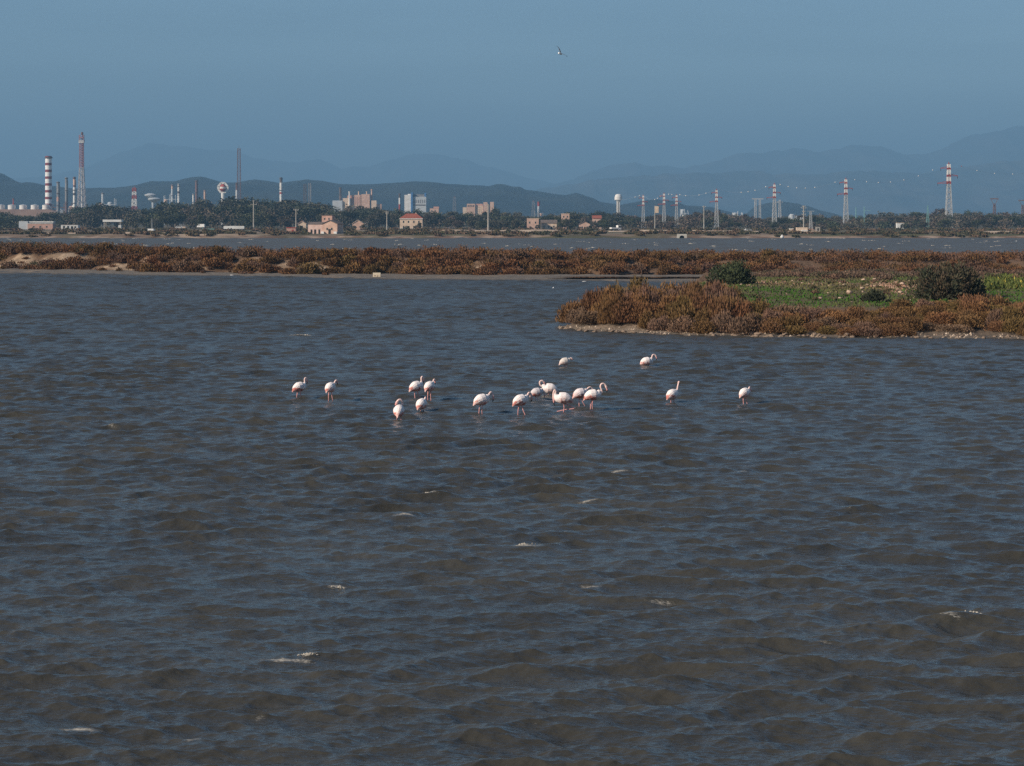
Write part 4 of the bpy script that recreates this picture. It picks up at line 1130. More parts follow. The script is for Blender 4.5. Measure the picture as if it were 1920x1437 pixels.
# flare tower
LATW = mat('white lattice paint', (.5, .48, .48), (.4, .37, .37), .3); MAUVE = mat('faded red paint', (.42, .22, .24), (.34, .18, .2), .2)
Yt = 2520; o = px_thing('flare_tower', 'tallest tower of the refinery, white lattice legs turning purple red towards its top', 'tower', 153, Yt, 1.6); h = hh(248, Yt, 1.6)
mb = MB(); lattice(mb, 11, 4.6, 0, h * .62, 9, .55, LATW); mb.build('lower_lattice', o)
mb = MB(); lattice(mb, 4.6, 4.2, h * .62, h * .9, 10, .42, MAUVE); mb.build('upper_lattice', o)
MB().lathe([(1.1, 0), (1.1, h * .62)], WHITE, 10, 0.6).lathe([(.8, h * .62), (.7, h * .97)], MAUVE, 10, .6).lathe([(.9, h * .97), (1.4, h * .975), (1.4, h), (.9, h)], RUST, 10, .6).build('flare_stack', o)
MB().box(-3.0, 3.0, -3.0, 3.0, h * .885, h * .895, WHITE).box(-3.0, 3.0, -3.0, -2.75, h * .895, h * .915, STEEL).box(-3.0, 3.0, 2.75, 3.0, h * .895, h * .915, STEEL).box(-2.6, 2.6, -2.6, 2.6, h * .935, h * .945, MAUVE).bar((-2.4, -2.4, h * .9), (-2.4, -2.4, h * .97), .6, MAUVE).bar((2.4, -2.4, h * .9), (2.4, -2.4, h * .97), .6, MAUVE).bar((2.4, 2.4, h * .9), (2.4, 2.4, h * .97), .6, MAUVE).bar((-2.4, 2.4, h * .9), (-2.4, 2.4, h * .97), .6, MAUVE).build('top_platform', o)

column('refinery_column', 'short grey refinery column, first to the right of the striped chimney', 'column', 109, 341, 6, 2620, [(.55, GREYSTEEL), (.1, PINK), (.35, GREYSTEEL)])
column('refinery_column', 'dark slim refinery column halfway between striped chimney and white lattice tower', 'column', 124.5, 333, 5.5, 2620, [(.5, RUST), (.5, GREYSTEEL)])
column('refinery_chimney', 'slim white chimney with dark bands right beside the white lattice tower', 'chimney', 139.5, 332, 5.2, 2590, [(.62, WHITE), (.05, DARKSTEEL), (.12, WHITE), (.04, RUST), (.12, PEACH), (.05, RUST)])
# structure between the columns
def rack(name, label, px0, px1, ytop, Y, n, m_=GREYSTEEL, boxes=3, seed=1):
    o = px_thing(name, label, 'plant', (px0 + px1) / 2, Y, 1.6); w = (px1 - px0) / F * Y; h = hh(ytop, Y, 1.6); r_ = random.Random(seed)
    mb = MB(); nx = max(2, int(w / 7))
    for i in range(nx + 1):
        for yy in (-5, 5): mb.bar((-w / 2 + w * i / nx, yy, 0), (-w / 2 + w * i / nx, yy, h * r_.uniform(.75, 1)), .7, m_)
    for k in range(n):
        z = h * (k + 1) / (n + 1)
        for yy in (-5, 5): mb.bar((-w / 2, yy, z), (w / 2, yy, z), .6, m_)
    mb.build('frame', o)
    for k in range(boxes):
        x = r_.uniform(-.4, .35) * w; ww = r_.uniform(3, 7); z = h * r_.uniform(.35, .7)
        MB().lathe([(ww * .4, z), (ww * .5, z + 1), (ww * .5, z + ww), (ww * .3, z + ww * 1.15)], r_.choice([PEACH, LGREY, PINK, WHITE]), 12, x, 0).build('vessel', o, smooth=False)
    return o
rack('pipe_rack', 'low tangle of pipes and vessels at the foot of the first columns', 98, 145, 378, 2640, 3, RUST, 6, 3)
rack('pipe_rack', 'pale plant frame on the trees right of the white lattice tower', 182, 216, 371, 2560, 3, LGREY, 4, 4)
column('refinery_column', 'stubby pale column rising from the plant frame beside the white lattice tower', 'column', 192.5, 362, 4.6, 2560, [(1, LGREY)], caps=False, pipe=False)
# tank farm on its embankment
Yk = 2650; zt = 21.5
o = px_thing('embankment', 'pinkish earth embankment carrying the white tanks', 'embankment', 30, Yk, 0); o['kind'] = 'structure'
MB().prism([(-88, 0), (-76, zt - 3), (-62, zt), (46, zt), (55, zt - 3), (78, 0)], 'y', -30, 60, mat('pink earth', (.36, .24, .18), (.27, .17, .13), .08)).build('slope', o)
del o['category']
ORD = ['white round storage tank cut by the left picture edge', 'white storage tank below the little red stack', 'white storage tank in the middle of the row of five', 'white storage tank second from the striped chimney', 'white storage tank at the foot of the striped chimney']
for i, px in enumerate((2, 22, 43.5, 65, 86.5)):
    t = px_thing('storage_tank', ORD[i], 'tank', px, Yk - 8, zt, 'white tanks in a row')
    MB().lathe([(4.7, 0), (4.7, 5.2)], WHITE, 20).build('tank_wall', t, smooth=False)
    MB().lathe([(4.8, 5.2), (4.8, 5.4), (.4, 6.2)], LGREY, 20).build('tank_roof', t)
t = px_thing('refinery_chimney', 'short red stack standing behind the white tanks', 'chimney', 25, Yk + 30, zt); MB().lathe([(1.5, 0), (.9, 6), (.7, 13)], RED, 10).build('shaft', t); MB().lathe([(.8, 13), (1.2, 13.2), (1.2, 14.2), (.6, 14.2)], RUST, 10).build('rim', t)

# red and white lattice mast
def mast(name, label, px, ytop, Y, w0, w1, n, mfun, t=.5, ybase=None, top=None):
    o = px_thing(name, label, 'mast', px, Y, 1.6); h = hh(ytop, Y, 1.6)
    mb = MB(); lattice(mb, w0, w1, 0, h * .96, n, t, mfun); mb.build('lattice', o)
    MB().bar((0, 0, h * .94), (0, 0, h), t * .8, top or RED).build('tip', o)
    return o
rw = lambda q: RED if int(q * 8) % 2 else WHITE
mast('lattice_mast', 'small red and white lattice mast left of the tilted mushroom tower', 252, 350, 3000, 8, 4.5, 10, rw, .9)
mast('lattice_mast', 'tall dark red guyed mast standing alone left of the banded white chimney', 448, 273, 3000, 5.6, 3.8, 20, RUST, .42, top=RUST)
mast('lattice_mast', 'faint thin lattice mast between the blue and white works and the beige factory', 852, 368, 2800, 5, 3, 10, GREYSTEEL, .35)
mast('lattice_mast', 'faint grey lattice mast above the beige houses', 1000, 376, 2800, 6, 2.5, 10, GREYSTEEL, .4)
mast('lattice_mast', 'cyan lattice mast between the small white hut and the tallest pylon', 1739.5, 384, 1480, 2.2, .4, 9, GREENP, .13, top=GREENP)
# mushroom tower
Yk = 2800; o = px_thing('mushroom_tower', 'grey mushroom shaped water tower with a double disc, left of the refinery columns', 'water tower', 287, Yk, 1.6); h = hh(363, Yk, 1.6)
MB().lathe([(2.4, 0), (1.6, h * .55), (1.9, h * .72)], LGREY, 12).build('stem', o)
MB().lathe([(1.9, h * .70), (8, h * .80), (8.6, h * .83), (5, h * .87)], LGREY, 20, 1.5).build('lower_disc', o)
MB().lathe([(4, h * .87), (7.6, h * .93), (7.8, h * .96), (3, h)], LGREY, 20, -3.5).build('upper_disc', o)
# columns of the second unit
rack('pipe_rack', 'stepped plant frame below the pair of white refinery columns', 308, 330, 362, 3100, 4, LGREY, 3, 5)
column('refinery_column', 'pale refinery column with a ringed top, left of the pair behind the dark pines', 'column', 323, 347, 4.2, 3100, [(.5, LGREY), (.08, DARKSTEEL), (.32, LGREY), (.1, PEACH)])
column('refinery_column', 'bright white refinery column with a dark collar, right of the pair behind the dark pines', 'column', 335, 345, 4.4, 3080, [(.76, WHITE), (.06, DARKSTEEL), (.1, WHITE), (.03, DARKSTEEL), (.05, WHITE)], pipe=False)
column('refinery_column', 'tall rusty red column left of the hexagonal water tower', 'column', 368.5, 339, 5.4, 3100, [(.3, CREAM), (.7, RUST)])
column('refinery_column', 'short white column with dark rings against the tall rusty red one', 'column', 362.5, 364, 3.6, 3080, [(.3, LGREY), (.08, DARKSTEEL), (.2, WHITE), (.08, DARKSTEEL), (.34, WHITE)])
column('refinery_column', 'short pinkish column between rusty red column and hexagonal water tower', 'column', 384, 357, 4.2, 3100, [(.6, GREYSTEEL), (.4, PEACH)])
rack('pipe_rack', 'grey pipe frame between the rusty red column and the pinkish one', 370, 390, 371, 3110, 3, LGREY, 2, 6)
# hexagonal water tower: white ring framing a red and white tank
Yk = 2600; o = px_thing('water_tower', 'white hexagonal water tower with a red centre on a thick stem', 'water tower', 418, Yk, 1.6); k = Yk / F; z = lambda y: hh(y, Yk, 1.6)
MB().lathe([(3.0, 0), (2.2, z(375)), (2.2, z(362))], WHITE, 12).build('stem', o)
ring = [(-3.5, 343.5), (3.5, 343.5), (9, 350), (8.4, 355.5), (3.6, 361.5), (-3.6, 361.5), (-8.4, 355.5), (-9, 350)]
mb = MB()
for i in range(8):
    a, b = ring[i], ring[(i + 1) % 8]; mb.bar((a[0] * k, 0, z(a[1])), (b[0] * k, 0, z(b[1])), 2.3, WHITE)
mb.build('hexagonal_frame', o)
MB().lathe([(1.2, z(360)), (4, z(355.8)), (4, z(354))], RED, 14).lathe([(4, z(354)), (4, z(350.6))], WHITE, 14).lathe([(4, z(350.6)), (2.2, z(346.5)), (.8, z(345))], RED, 14).build('tank', o)
# short chimney with a collar beside the guyed mast
column('refinery_chimney', 'short white chimney with a red collar beside the tall dark red mast', 'chimney', 443.5, 343, 3.2, 2900, [(.55, RED), (.28, WHITE), (.17, RUST)], caps=False, pipe=False)
column('refinery_chimney', 'banded white chimney with a black top standing alone above the trees', 'chimney', 527, 333, 5.6, 3000, [(.35, LGREY), (.3, WHITE), (.04, RED), (.2, WHITE), (.11, DARKSTEEL)], pipe=False)
o = px_thing('lattice_column', 'pair of dark lattice columns side by side, right of the banded white chimney', 'tower', 576, 3000, 1.6); h = hh(344, 3000, 1.6)
for dx_ in (-3.2, 3.6):
    mb = MB(); lattice(mb, 3.6, 3.4, 0, h * (1 if dx_ > 0 else .98), 14, .6, GREYSTEEL if dx_ > 0 else DARKSTEEL); q = mb.build('lattice', o); q.location.x = dx_
MB().lathe([(.9, 0), (.9, h * .99)], LGREY, 8, 5).build('riser_pipe', o)

# ------------------------------------------------------------------ works and houses
def win(parent, x, y, z, w, h, frame=None):
    f = MB().box(x - w / 2, x + w / 2, y - .06, y + .05, z, z + h, frame or CONC).build('window', parent)
    MB().box(x - w * .4, x + w * .4, y - .09, y - .061, z + h * .08, z + h * .92, GLASS).build('pane', f)
def house(name, label, cat, px, ybase, w, d, hw, wall, Y, roof='gable', hr=2.0, rm=TILE, rz=0, windows=(), doors=(), z=None, axis='x', over=.35, group=None):
    x = wx(px, Y); o = thing(name, label, cat, (x, Y, gz(x, Y) - .1 if z is None else z), group, rz)
    MB().box(-w / 2, w / 2, -d / 2, d / 2, -1, hw, wall).build('wall', o)
    mb = MB()
    if roof == 'flat':
        mb.box(-w / 2 - .15, w / 2 + .15, -d / 2 - .15, d / 2 + .15, hw, hw + .3, rm)
    elif roof == 'hip':
        a, b = w / 2 + over, d / 2 + over; q = min(a, b) * .85
        v = [(-a, -b, hw), (a, -b, hw), (a, b, hw), (-a, b, hw), (-a + q, 0, hw + hr), (a - q, 0, hw + hr)]
        mb.add(v, [(0, 1, 5, 4), (1, 2, 5), (2, 3, 4, 5), (3, 0, 4), (3, 2, 1, 0)], rm)
    elif axis == 'x':           # ridge along x
        mb.prism([(-d / 2 - over, hw - .1), (0, hw + hr), (d / 2 + over, hw - .1), (d / 2 + over, hw + .12), (0, hw + hr + .25), (-d / 2 - over, hw + .12)][:6], 'x', -w / 2 - over, w / 2 + over, rm)
        mb.prism([(-d / 2, hw), (0, hw + hr), (d / 2, hw)], 'x', -w / 2 + .01, w / 2 - .01, wall)
    else:
        mb.prism([(-w / 2 - over, hw - .1), (0, hw + hr), (w / 2 + over, hw - .1), (w / 2 + over, hw + .12), (0, hw + hr + .25), (-w / 2 - over, hw + .12)], 'y', -d / 2 - over, d / 2 + over, rm)
        mb.prism([(-w / 2, hw), (0, hw + hr), (w / 2, hw)], 'y', -d / 2 + .01, d / 2 - .01, wall)
    mb.build('roof', o)
    for a in windows: win(o, a[0], -d / 2, a[1], a[2], a[3])
    for a in doors: MB().box(a[0] - a[1] / 2, a[0] + a[1] / 2, -d / 2 - .07, -d / 2 + .02, 0, a[2], a[3] if len(a) > 3 else DARK).build('door', o)
    return o
# pink salt works house on the shore
Y = 935
o = house('shore_house', 'pink stone house with a gable and an upper storey on the far shore', 'house', 624, 440, 6.9, 8.2, 4.4, PEACH, Y, roof='gable', hr=1.5, rm=OLDROOF, axis='y', rz=R(-14),
          windows=[(-1.2, 1.7, .8, 1.1), (.9, 1.7, .8, 1.1)], doors=[(-.1, 1.1, 2.2)])
ROSE = mat('rose plaster', (.68, .49, .42), (.55, .38, .32), .6)
wing = MB().box(-10.2, -3.45, -3.6, 4.1, -1, 4.3, ROSE).build('side_wing', o)
MB().prism([(-3.85, 4.3), (.2, 5.3), (4.3, 4.3)], 'x', -10.4, -3.5, OLDROOF).build('wing_roof', o)
MB().box(-5.5, -.7, 1.2, 4.6, 5.0, 8.1, PINK).build('upper_storey', o)
MB().box(-5.7, -.5, 1.0, 4.8, 8.1, 8.35, OLDROOF).build('upper_roof', o)
win(o, -4.2, 1.2, 6.2, .7, .9); win(o, -2.2, 1.2, 6.2, .7, .9)
for x_, w_ in ((-8.6, .8), (-6.9, .9), (-5.0, .8)): MB().box(x_ - w_ / 2, x_ + w_ / 2, -3.68, -3.58, 0, 2.0, DARK).build('door', o)
MB().box(2.2, 3.6, -5.4, -4.25, -.8, 1.1, WHITE).build('porch', o); MB().box(-3.6, -2.4, -5.2, -4.25, -.8, 1.1, WHITE).build('porch', o)
house('brick_hut', 'small pink brick hut with a flat red roof left of the shore house', 'hut', 546.5, 439, 4.0, 3.6, 2.6, PINK, 940, roof='flat', rm=RED, doors=[(.7, .8, 1.9, RED)])
# red-roofed house among the trees
o = house('villa', 'cream house with a wide red tiled hip roof among the trees', 'house', 771.5, 432, 13.6, 9, 7.0, CREAM, 1290, roof='hip', hr=2.9, rm=TILE,
          windows=[(-4.6, 4.2, .9, 1.4), (-1.6, 4.2, .9, 1.4), (1.6, 4.2, .9, 1.4), (4.6, 4.2, .9, 1.4), (-4.6, 1.0, .9, 1.5), (1.6, 1.0, .9, 1.5), (4.6, 1.0, .9, 1.5)], doors=[(-1.6, 1.2, 2.4)])
MB().box(2.2, 3.0, 1.2, 2.0, 8.2, 10.4, CREAM).build('chimney', o); MB().box(-7.1, 7.1, -4.8, -4.52, 6.5, 6.95, WHITE).build('cornice', o)
MB().box(-6.6, 6.6, -6.2, -5.9, 0, 1.1, WHITE).build('garden_wall', o)
BEIGE_LAB = 'beige block of a house with a flat parapet, left of the long low building'
house('block_house', BEIGE_LAB, 'house', 999, 429, 7.2, 7, 6.8, PEACH, 1310, roof='flat', rm=CREAM, windows=[(-2, 3.8, .9, 1.3), (1.6, 3.8, .9, 1.3), (1.6, .9, .9, 1.3)], doors=[(-1.6, 1, 2.1)])
house('low_house', 'long low house with a pale front and dull red roof right of the beige block', 'house', 1029, 428, 9.6, 7, 4.3, CREAM, 1320, roof='gable', hr=1.7, rm=OLDROOF, windows=[(-3, 1.4, 1, 1.2), (0, 1.4, 1, 1.2), (3, 1.4, 1, 1.2)], doors=[(1.6, 1, 2.1)])
house('twin_tower_house', 'pinkish house with a raised block showing over the trees', 'house', 1060, 421, 5.2, 5, 10.0, PEACH, 1400, roof='flat', rm=CREAM, windows=[(-1.2, 7.6, .9, 1.2), (1.2, 7.6, .9, 1.2)])
house('garden_house', 'small peach house half hidden by shrubs below the woods', 'house', 1096, 431, 6.4, 6, 3.6, PEACH, 1270, roof='gable', hr=1.6, rm=OLDROOF, axis='y', windows=[(-1.5, 1.2, .9, 1.1), (1.5, 1.2, .9, 1.1)], doors=[(0, .9, 2)])
house('hill_house', 'peach house with a sloping roof deep in the woods left of the white mushroom tower', 'house', 1119, 420, 5.8, 6, 7.2, PEACH, 1460, roof='gable', hr=1.8, rm=TILE, windows=[(-1.2, 4.6, .9, 1.2), (1.2, 4.6, .9, 1.2)])
house('ruined_house', 'crumbling peach house showing through the trees right of the shore house', 'house', 671.5, 430, 6.6, 5, 3.8, PEACH, 1290, roof='gable', hr=2.2, rm=CREAM, axis='y', windows=[(-1.4, 1.4, .9, 1.1), (1.4, 1.4, .9, 1.1)])
house('ruined_house', 'pale broken wall of a house in the trees just left of the shore house', 'house', 567, 424, 4.6, 4, 3.6, CREAM, 1270, roof='gable', hr=1.6, rm=PEACH, axis='y', windows=[(0, 1.4, 1, 1.2)])
o = house('white_hut', 'small white hut with an open porch among the trees near the right edge', 'hut', 1687, 424, 4.4, 4, 3.2, WHITE, 1440, roof='flat', rm=CREAM, doors=[(.8, 1.4, 2.2)]); o.location.z += .8
MB().box(2.9, 7, -1.5, 1.5, 3.0, 3.3, CREAM).bar((6.8, -1.4, 0), (6.8, -1.4, 3), .25, CREAM).build('porch', o)
# long low white building, left
Y = 1330
o = house('long_shed', 'long low shed with two white roof bands over a red wall at far left', 'shed', 78, 424, 15.6, 8, 3.6, PINK, Y, roof='flat', rm=WHITE, windows=[(-4, 1.2, 1.2, 1), (0, 1.2, 1.2, 1), (4, 1.2, 1.2, 1)])
MB().box(-7.8, 7.8, -2, 4, 4.4, 5.0, WHITE).box(-7, 7, -1.6, 3.6, 3.9, 4.4, DARK).build('upper_roof', o); MB().box(-13.5, -8, -3, 3, -1, 5.2, LGREY).build('side_block', o)
house('white_house', 'low white house with several dark openings right of the long shed', 'house', 132, 425, 10.5, 6, 3.0, WHITE, 1320, roof='flat', rm=OLDROOF, windows=[(-3.4, .9, 1.4, 1.6), (-.8, .9, 1.4, 1.6), (3.6, .9, 1.2, 1.4)], doors=[(1.6, 1.4, 2.2)])
o = px_thing('fuel_canopy', 'flat white canopy on posts with a white box beneath, at the left woods', 'canopy', 212, 1330)
MB().box(-5.8, 5.8, -3.5, 3.5, 4.6, 6.0, WHITE).build('canopy_roof', o)
for a, b in ((-5, -3), (5, -3), (-5, 3), (5, 3)): MB().bar((a, b, -.3), (a, b, 4.6), .35, CONC).build('post', o)
MB().box(3.9, 5.6, -3.4, -1.5, 0, 2.6, WHITE).build('booth', o)
# pinkish power works
Yk = 2900; k = Yk / F
o = px_thing('power_works', 'pinkish works with boilers, pale stacks and a dark chimney above the woods', 'works', 672, Yk, 1.6); z = lambda y: hh(y, Yk, 1.6)
def wbox(px0, px1, ytop, m_, y0=-10, y1=10, nm='block'): return MB().box((px0 - 672) * k, (px1 - 672) * k, y0, y1, 0, z(ytop), m_).build(nm, o)
wbox(660, 677, 366, PEACH); wbox(678.5, 694, 364.5, PEACH, -11); wbox(644, 659.5, 372, CREAM, -12, 8); wbox(625, 643.5, 376.5, LGREY, -14, 6); wbox(697.5, 707, 376.5, CREAM, -13, 6); wbox(707.3, 716, 383, PEACH, -10, 6); wbox(652, 659.4, 367, PINK, -6, 8)
for px, yt, m_, w_ in ((656.5, 359.5, WHITE, 3.2), (672.5, 359.5, CREAM, 2.4), (687.5, 359.5, CREAM, 2.4), (697, 355, PEACH, 3.0), (638.2, 352, DARKSTEEL, 5)):
    MB().lathe([(w_ * k / 2, 0), (w_ * k / 2 * .9, z(yt) - 1), (w_ * k / 2 * 1.15, z(yt) - .9), (w_ * k / 2 * 1.15, z(yt))], m_, 12, (px - 672) * k, -12.5 if m_ is WHITE else 0).build('stack', o)
for i in range(5):
    px = 661 + i * 3.2; MB().box((px - .8 - 672) * k, (px + .8 - 672) * k, -10.2, -9.9, z(384), z(370), PINK).build('duct', o)
column('refinery_chimney', 'slim chimney red below and white above, left of the blue and white works', 'chimney', 749.3, 363, 3.4, 2700, [(.66, RED), (.2, WHITE), (.14, DARKSTEEL)], pipe=False, caps=False)
Yk = 2600; k = Yk / F
o = px_thing('blue_white_works', 'white works building with bright blue corner shafts above the woods', 'works', 780, Yk, 1.6); z = lambda y: hh(y, Yk, 1.6)
def w2(px0, px1, yt, m_, y0, y1, nm, yb=None): return MB().box((px0 - 780) * k, (px1 - 780) * k, y0, y1, 0 if yb is None else z(yb), z(yt), m_).build(nm, o)
w2(759, 771, 366, WHITE, -10, 10, 'white_block'); w2(771.2, 774.6, 361.5, BLUE, -11, 9, 'blue_shaft'); w2(774.8, 799.5, 369.5, LGREY, -9, 11, 'grey_block'); w2(775, 796, 364.8, GREYSTEEL, -6, 6, 'roof_plant', 369.4)
w2(796.2, 799.2, 362, BLUE, -6, 6, 'blue_shaft', 369.4); w2(765, 770.8, 364.2, WHITE, -8, 8, 'roof_block', 366)
for i in range(6): w2(775.6 + i * 4, 777.6 + i * 4, 375, GREYSTEEL, -9.2, -9.02, 'louvre', 381)
w2(770, 798, 384, DARKSTEEL, -9.4, -9.25, 'canopy', 385.5)
o = house('plant_house', 'small reddish plant house over the trees right of the blue and white works', 'works', 814.5, 395, 10.5, 8, 20.5, PEACH, 2550, roof='flat', rm=PINK, windows=[(-3, 16.5, 1.6, 2), (1, 16.5, 1.6, 2)], z=1.6); MB().box(-1, 5.5, -3, 3, 20.8, 22.8, PINK).build('roof_block', o)
Yk = 2700; k = Yk / F
o = px_thing('silo_factory', 'beige factory with a row of pale silos above the woods', 'factory', 897, Yk, 1.6); z = lambda y: hh(y, Yk, 1.6)
def w3(px0, px1, yt, m_, y0, y1, nm, yb=None): return MB().box((px0 - 897) * k, (px1 - 897) * k, y0, y1, 0 if yb is None else z(yb), z(yt), m_).build(nm, o)
w3(875.5, 891, 382.5, PEACH, -6, 8, 'block'); w3(868, 875.3, 389, CREAM, -6, 6, 'block'); w3(906.5, 914, 379.5, PEACH, -6, 8, 'block'); w3(919, 926, 379, PEACH, -5, 8, 'block'); w3(914.2, 918.8, 384, GREYSTEEL, -4, 6, 'tower_gap'); w3(892.5, 905, 382.5, PINK, 1, 9, 'gantry'); 
for i in range(4): MB().lathe([(1.25, 0), (1.25, z(387)), (.6, z(386))], CREAM, 12, (893.7 + i * 3.6 - 897) * k, -3).build('silo', o)
for i in range(4):
    w3(877 + i * 3.4, 878.8 + i * 3.4, 385, GLASS, -6.15, -6.02, 'window', 388)
rack('pipe_rack', 'faint tank frame with a red tip above the beige houses', 1002, 1018, 391, 2800, 2, GREYSTEEL, 1, 9)
column('refinery_column', 'faint pale column with a red tip above the beige houses', 'column', 1010, 378, 4.6, 2820, [(.55, GREYSTEEL), (.25, LGREY), (.2, RED)], pipe=False, caps=False)
rack('pipe_rack', 'faint white plant frame over the low hill left of the middle pylon', 1276, 1290, 389, 2900, 2, LGREY, 2, 12)
rack('pipe_rack', 'faint white plant right of the middle pylon', 1374, 1391, 396, 2700, 2, WHITE, 2, 11)
rack('pipe_rack', 'white pipe bridge against the woods left of the substation pole', 1480, 1503, 403, 1600, 2, LGREY, 1, 13)

# white mushroom water tower
Yk = 2300; k = Yk / F; o = px_thing('water_tower', 'white mushroom water tower with a slit stem, standing alone at the end of the ridge', 'water tower', 1159.5, Yk, 1.6); z = lambda y: hh(y, Yk, 1.6)
for a in range(6):
    q = a * math.pi / 3; MB().bar((math.cos(q) * 3.6 * k, math.sin(q) * 3.6 * k, 0), (math.cos(q) * 2.9 * k, math.sin(q) * 2.9 * k, z(377)), .6, WHITE).build('leg', o)
MB().lathe([(1.4 * k, 0), (1.4 * k, z(376))], CONC, 12).build('stem', o)
MB().lathe([(3.2 * k, z(378.5)), (4.6 * k, z(376)), (7.3 * k, z(375)), (6.9 * k, z(369.5)), (5.6 * k, z(365.6)), (3.0 * k, z(364.3))], WHITE, 20).build('tank', o, smooth=False)

# ------------------------------------------------------------------ poles and pylons
def pole(name, label, px, ytop, Y, arms=(), r=.22, m_=CONC, cat='pole', extra=None, z0=None):
    o = px_thing(name, label, cat, px, Y, z0); h = hh(ytop, Y, o.location.z)
    MB().lathe([(r * 1.25, -.5), (r * .8, h)], m_, 8).build('shaft', o)
    for f_, w_ in arms:
        a = MB().box(-w_ / 2, w_ / 2, -.1, .1, h * f_ - .1, h * f_ + .12, m_).build('crossarm', o)
        mb = MB()
        for s_ in (-.45, 0, .45): mb.lathe([(.05, h * f_ + .12), (.1, h * f_ + .2), (.1, h * f_ + .4), (.04, h * f_ + .45)], WHITE, 6, s_ * w_)
        mb.build('insulator', a)
    return o
pole('power_pole', 'tall grey power pole with one crossarm in front of the left woods', 475.5, 376, 1240, [(.86, 3.6), (.97, 1.0)], .34)
pole('power_pole', 'power pole behind the small pink hut left of the shore house', 555, 392, 960, [(.95, 2.2)], .24)
pole('power_pole', 'short power pole just left of the red roofed house', 725.5, 396, 1080, [(.93, 1.6), (.85, 1.2)], .26)
pole('power_pole', 'stout tapering pole with a forked head right of the red roofed house', 915.5, 383, 1120, [(.93, 3.4)], .42)
pole('power_pole', 'pale concrete pole between the third and the fourth pylon', 1320, 386, 1200, [(.95, 1.8)], .3)
pole('flag_pole', 'thin short pole rising over the parked white vehicles', 285, 409, 1100, [], .14, m_=STEEL)
o = pole('sign_pole', 'pole carrying a tan box sign between the first two pylons', 1228, 386, 1180, [], .26); h = hh(386, 1180, o.location.z)
MB().box(.1, 2.0, -.5, .5, h - 4.0, h - .3, CREAM).build('sign_box', o)
o = pole('substation_pole', 'substation pole with stacked crossarms between two big pylons', 1507, 386, 1060, [(.97, 1.6), (.91, 2.6), (.77, 1.4), (.66, 1.8)], .28)
for px, yt, lab in ((1605, 389, 'thin sea green mast, left of the two beside the tall pylon'), (1620.5, 388, 'thin sea green mast with a side arm, right of the two beside the tall pylon')):
    o = pole('light_mast', lab, px, yt, 1500, [], .3, m_=GREENP, cat='mast'); h = hh(yt, 1500, o.location.z)
    MB().bar((-1.4, 0, h * .28), (.3, 0, h * .22), .3, GREENP).build('bracket', o)
    if px > 1610: MB().bar((0, 0, h * .82), (4.6, 0, h * .83), .25, GREENP).build('side_arm', o)
o = px_thing('gantry', 'faint goal shaped power gantry behind the right middle pylons', 'gantry', 1420.5, 2300, 1.6); h = hh(374, 2300, 1.6)
for s_ in (-1, 1):
    mb = MB(); lattice(mb, 2.2, 1.6, 0, h, 8, .4, STEEL); q = mb.build('leg', o); q.location.x = s_ * 2.4
MB().box(-6.2, 6.2, -.5, .5, h, h + .9, STEEL).build('beam', o)
for px, yt, lab in ((1864.5, 372, 'faint reddish pylon with a wide head near the right edge'), (1917.5, 375, 'faint reddish pylon cut by the right edge')):
    o = px_thing('distant_pylon', lab, 'pylon', px, 2500, 1.6); h = hh(yt, 2500, 1.6)
    mb = MB(); lattice(mb, 4.2, 1.8, 0, h * .8, 9, .5, RUST); mb.build('tower_body', o)
    MB().bar((0, 0, h * .7), (-4, 0, h * .98), .5, RUST).bar((0, 0, h * .7), (4, 0, h * .98), .5, RUST).box(-5, 5, -.3, .3, h * .96, h, RUST).build('head_frame', o)
o = px_thing('distant_pylon', 'slim grey pylon hidden behind the fifth striped pylon', 'pylon', 1462, 2100, 1.6); h = hh(375, 2100, 1.6)
mb = MB(); lattice(mb, 3.4, 1.2, 0, h, 10, .35, STEEL); mb.build('tower_body', o); MB().box(-3, 3, -.2, .2, h * .9, h * .93, STEEL).build('crossarm', o)
o = px_thing('substation_mast', 'small tapering lattice mast on a pink plinth beside the substation pole', 'mast', 1520, 1250); h = hh(396, 1250, o.location.z)
mb = MB(); lattice(mb, 1.9, .8, 0, h, 8, .16, STEEL); mb.build('lattice', o); MB().box(-2.2, 2.2, -.15, .15, h - .2, h, STEEL).build('crossarm', o); MB().box(-1.4, 1.4, -1.2, 1.2, -.5, .9, PINK).build('plinth', o)

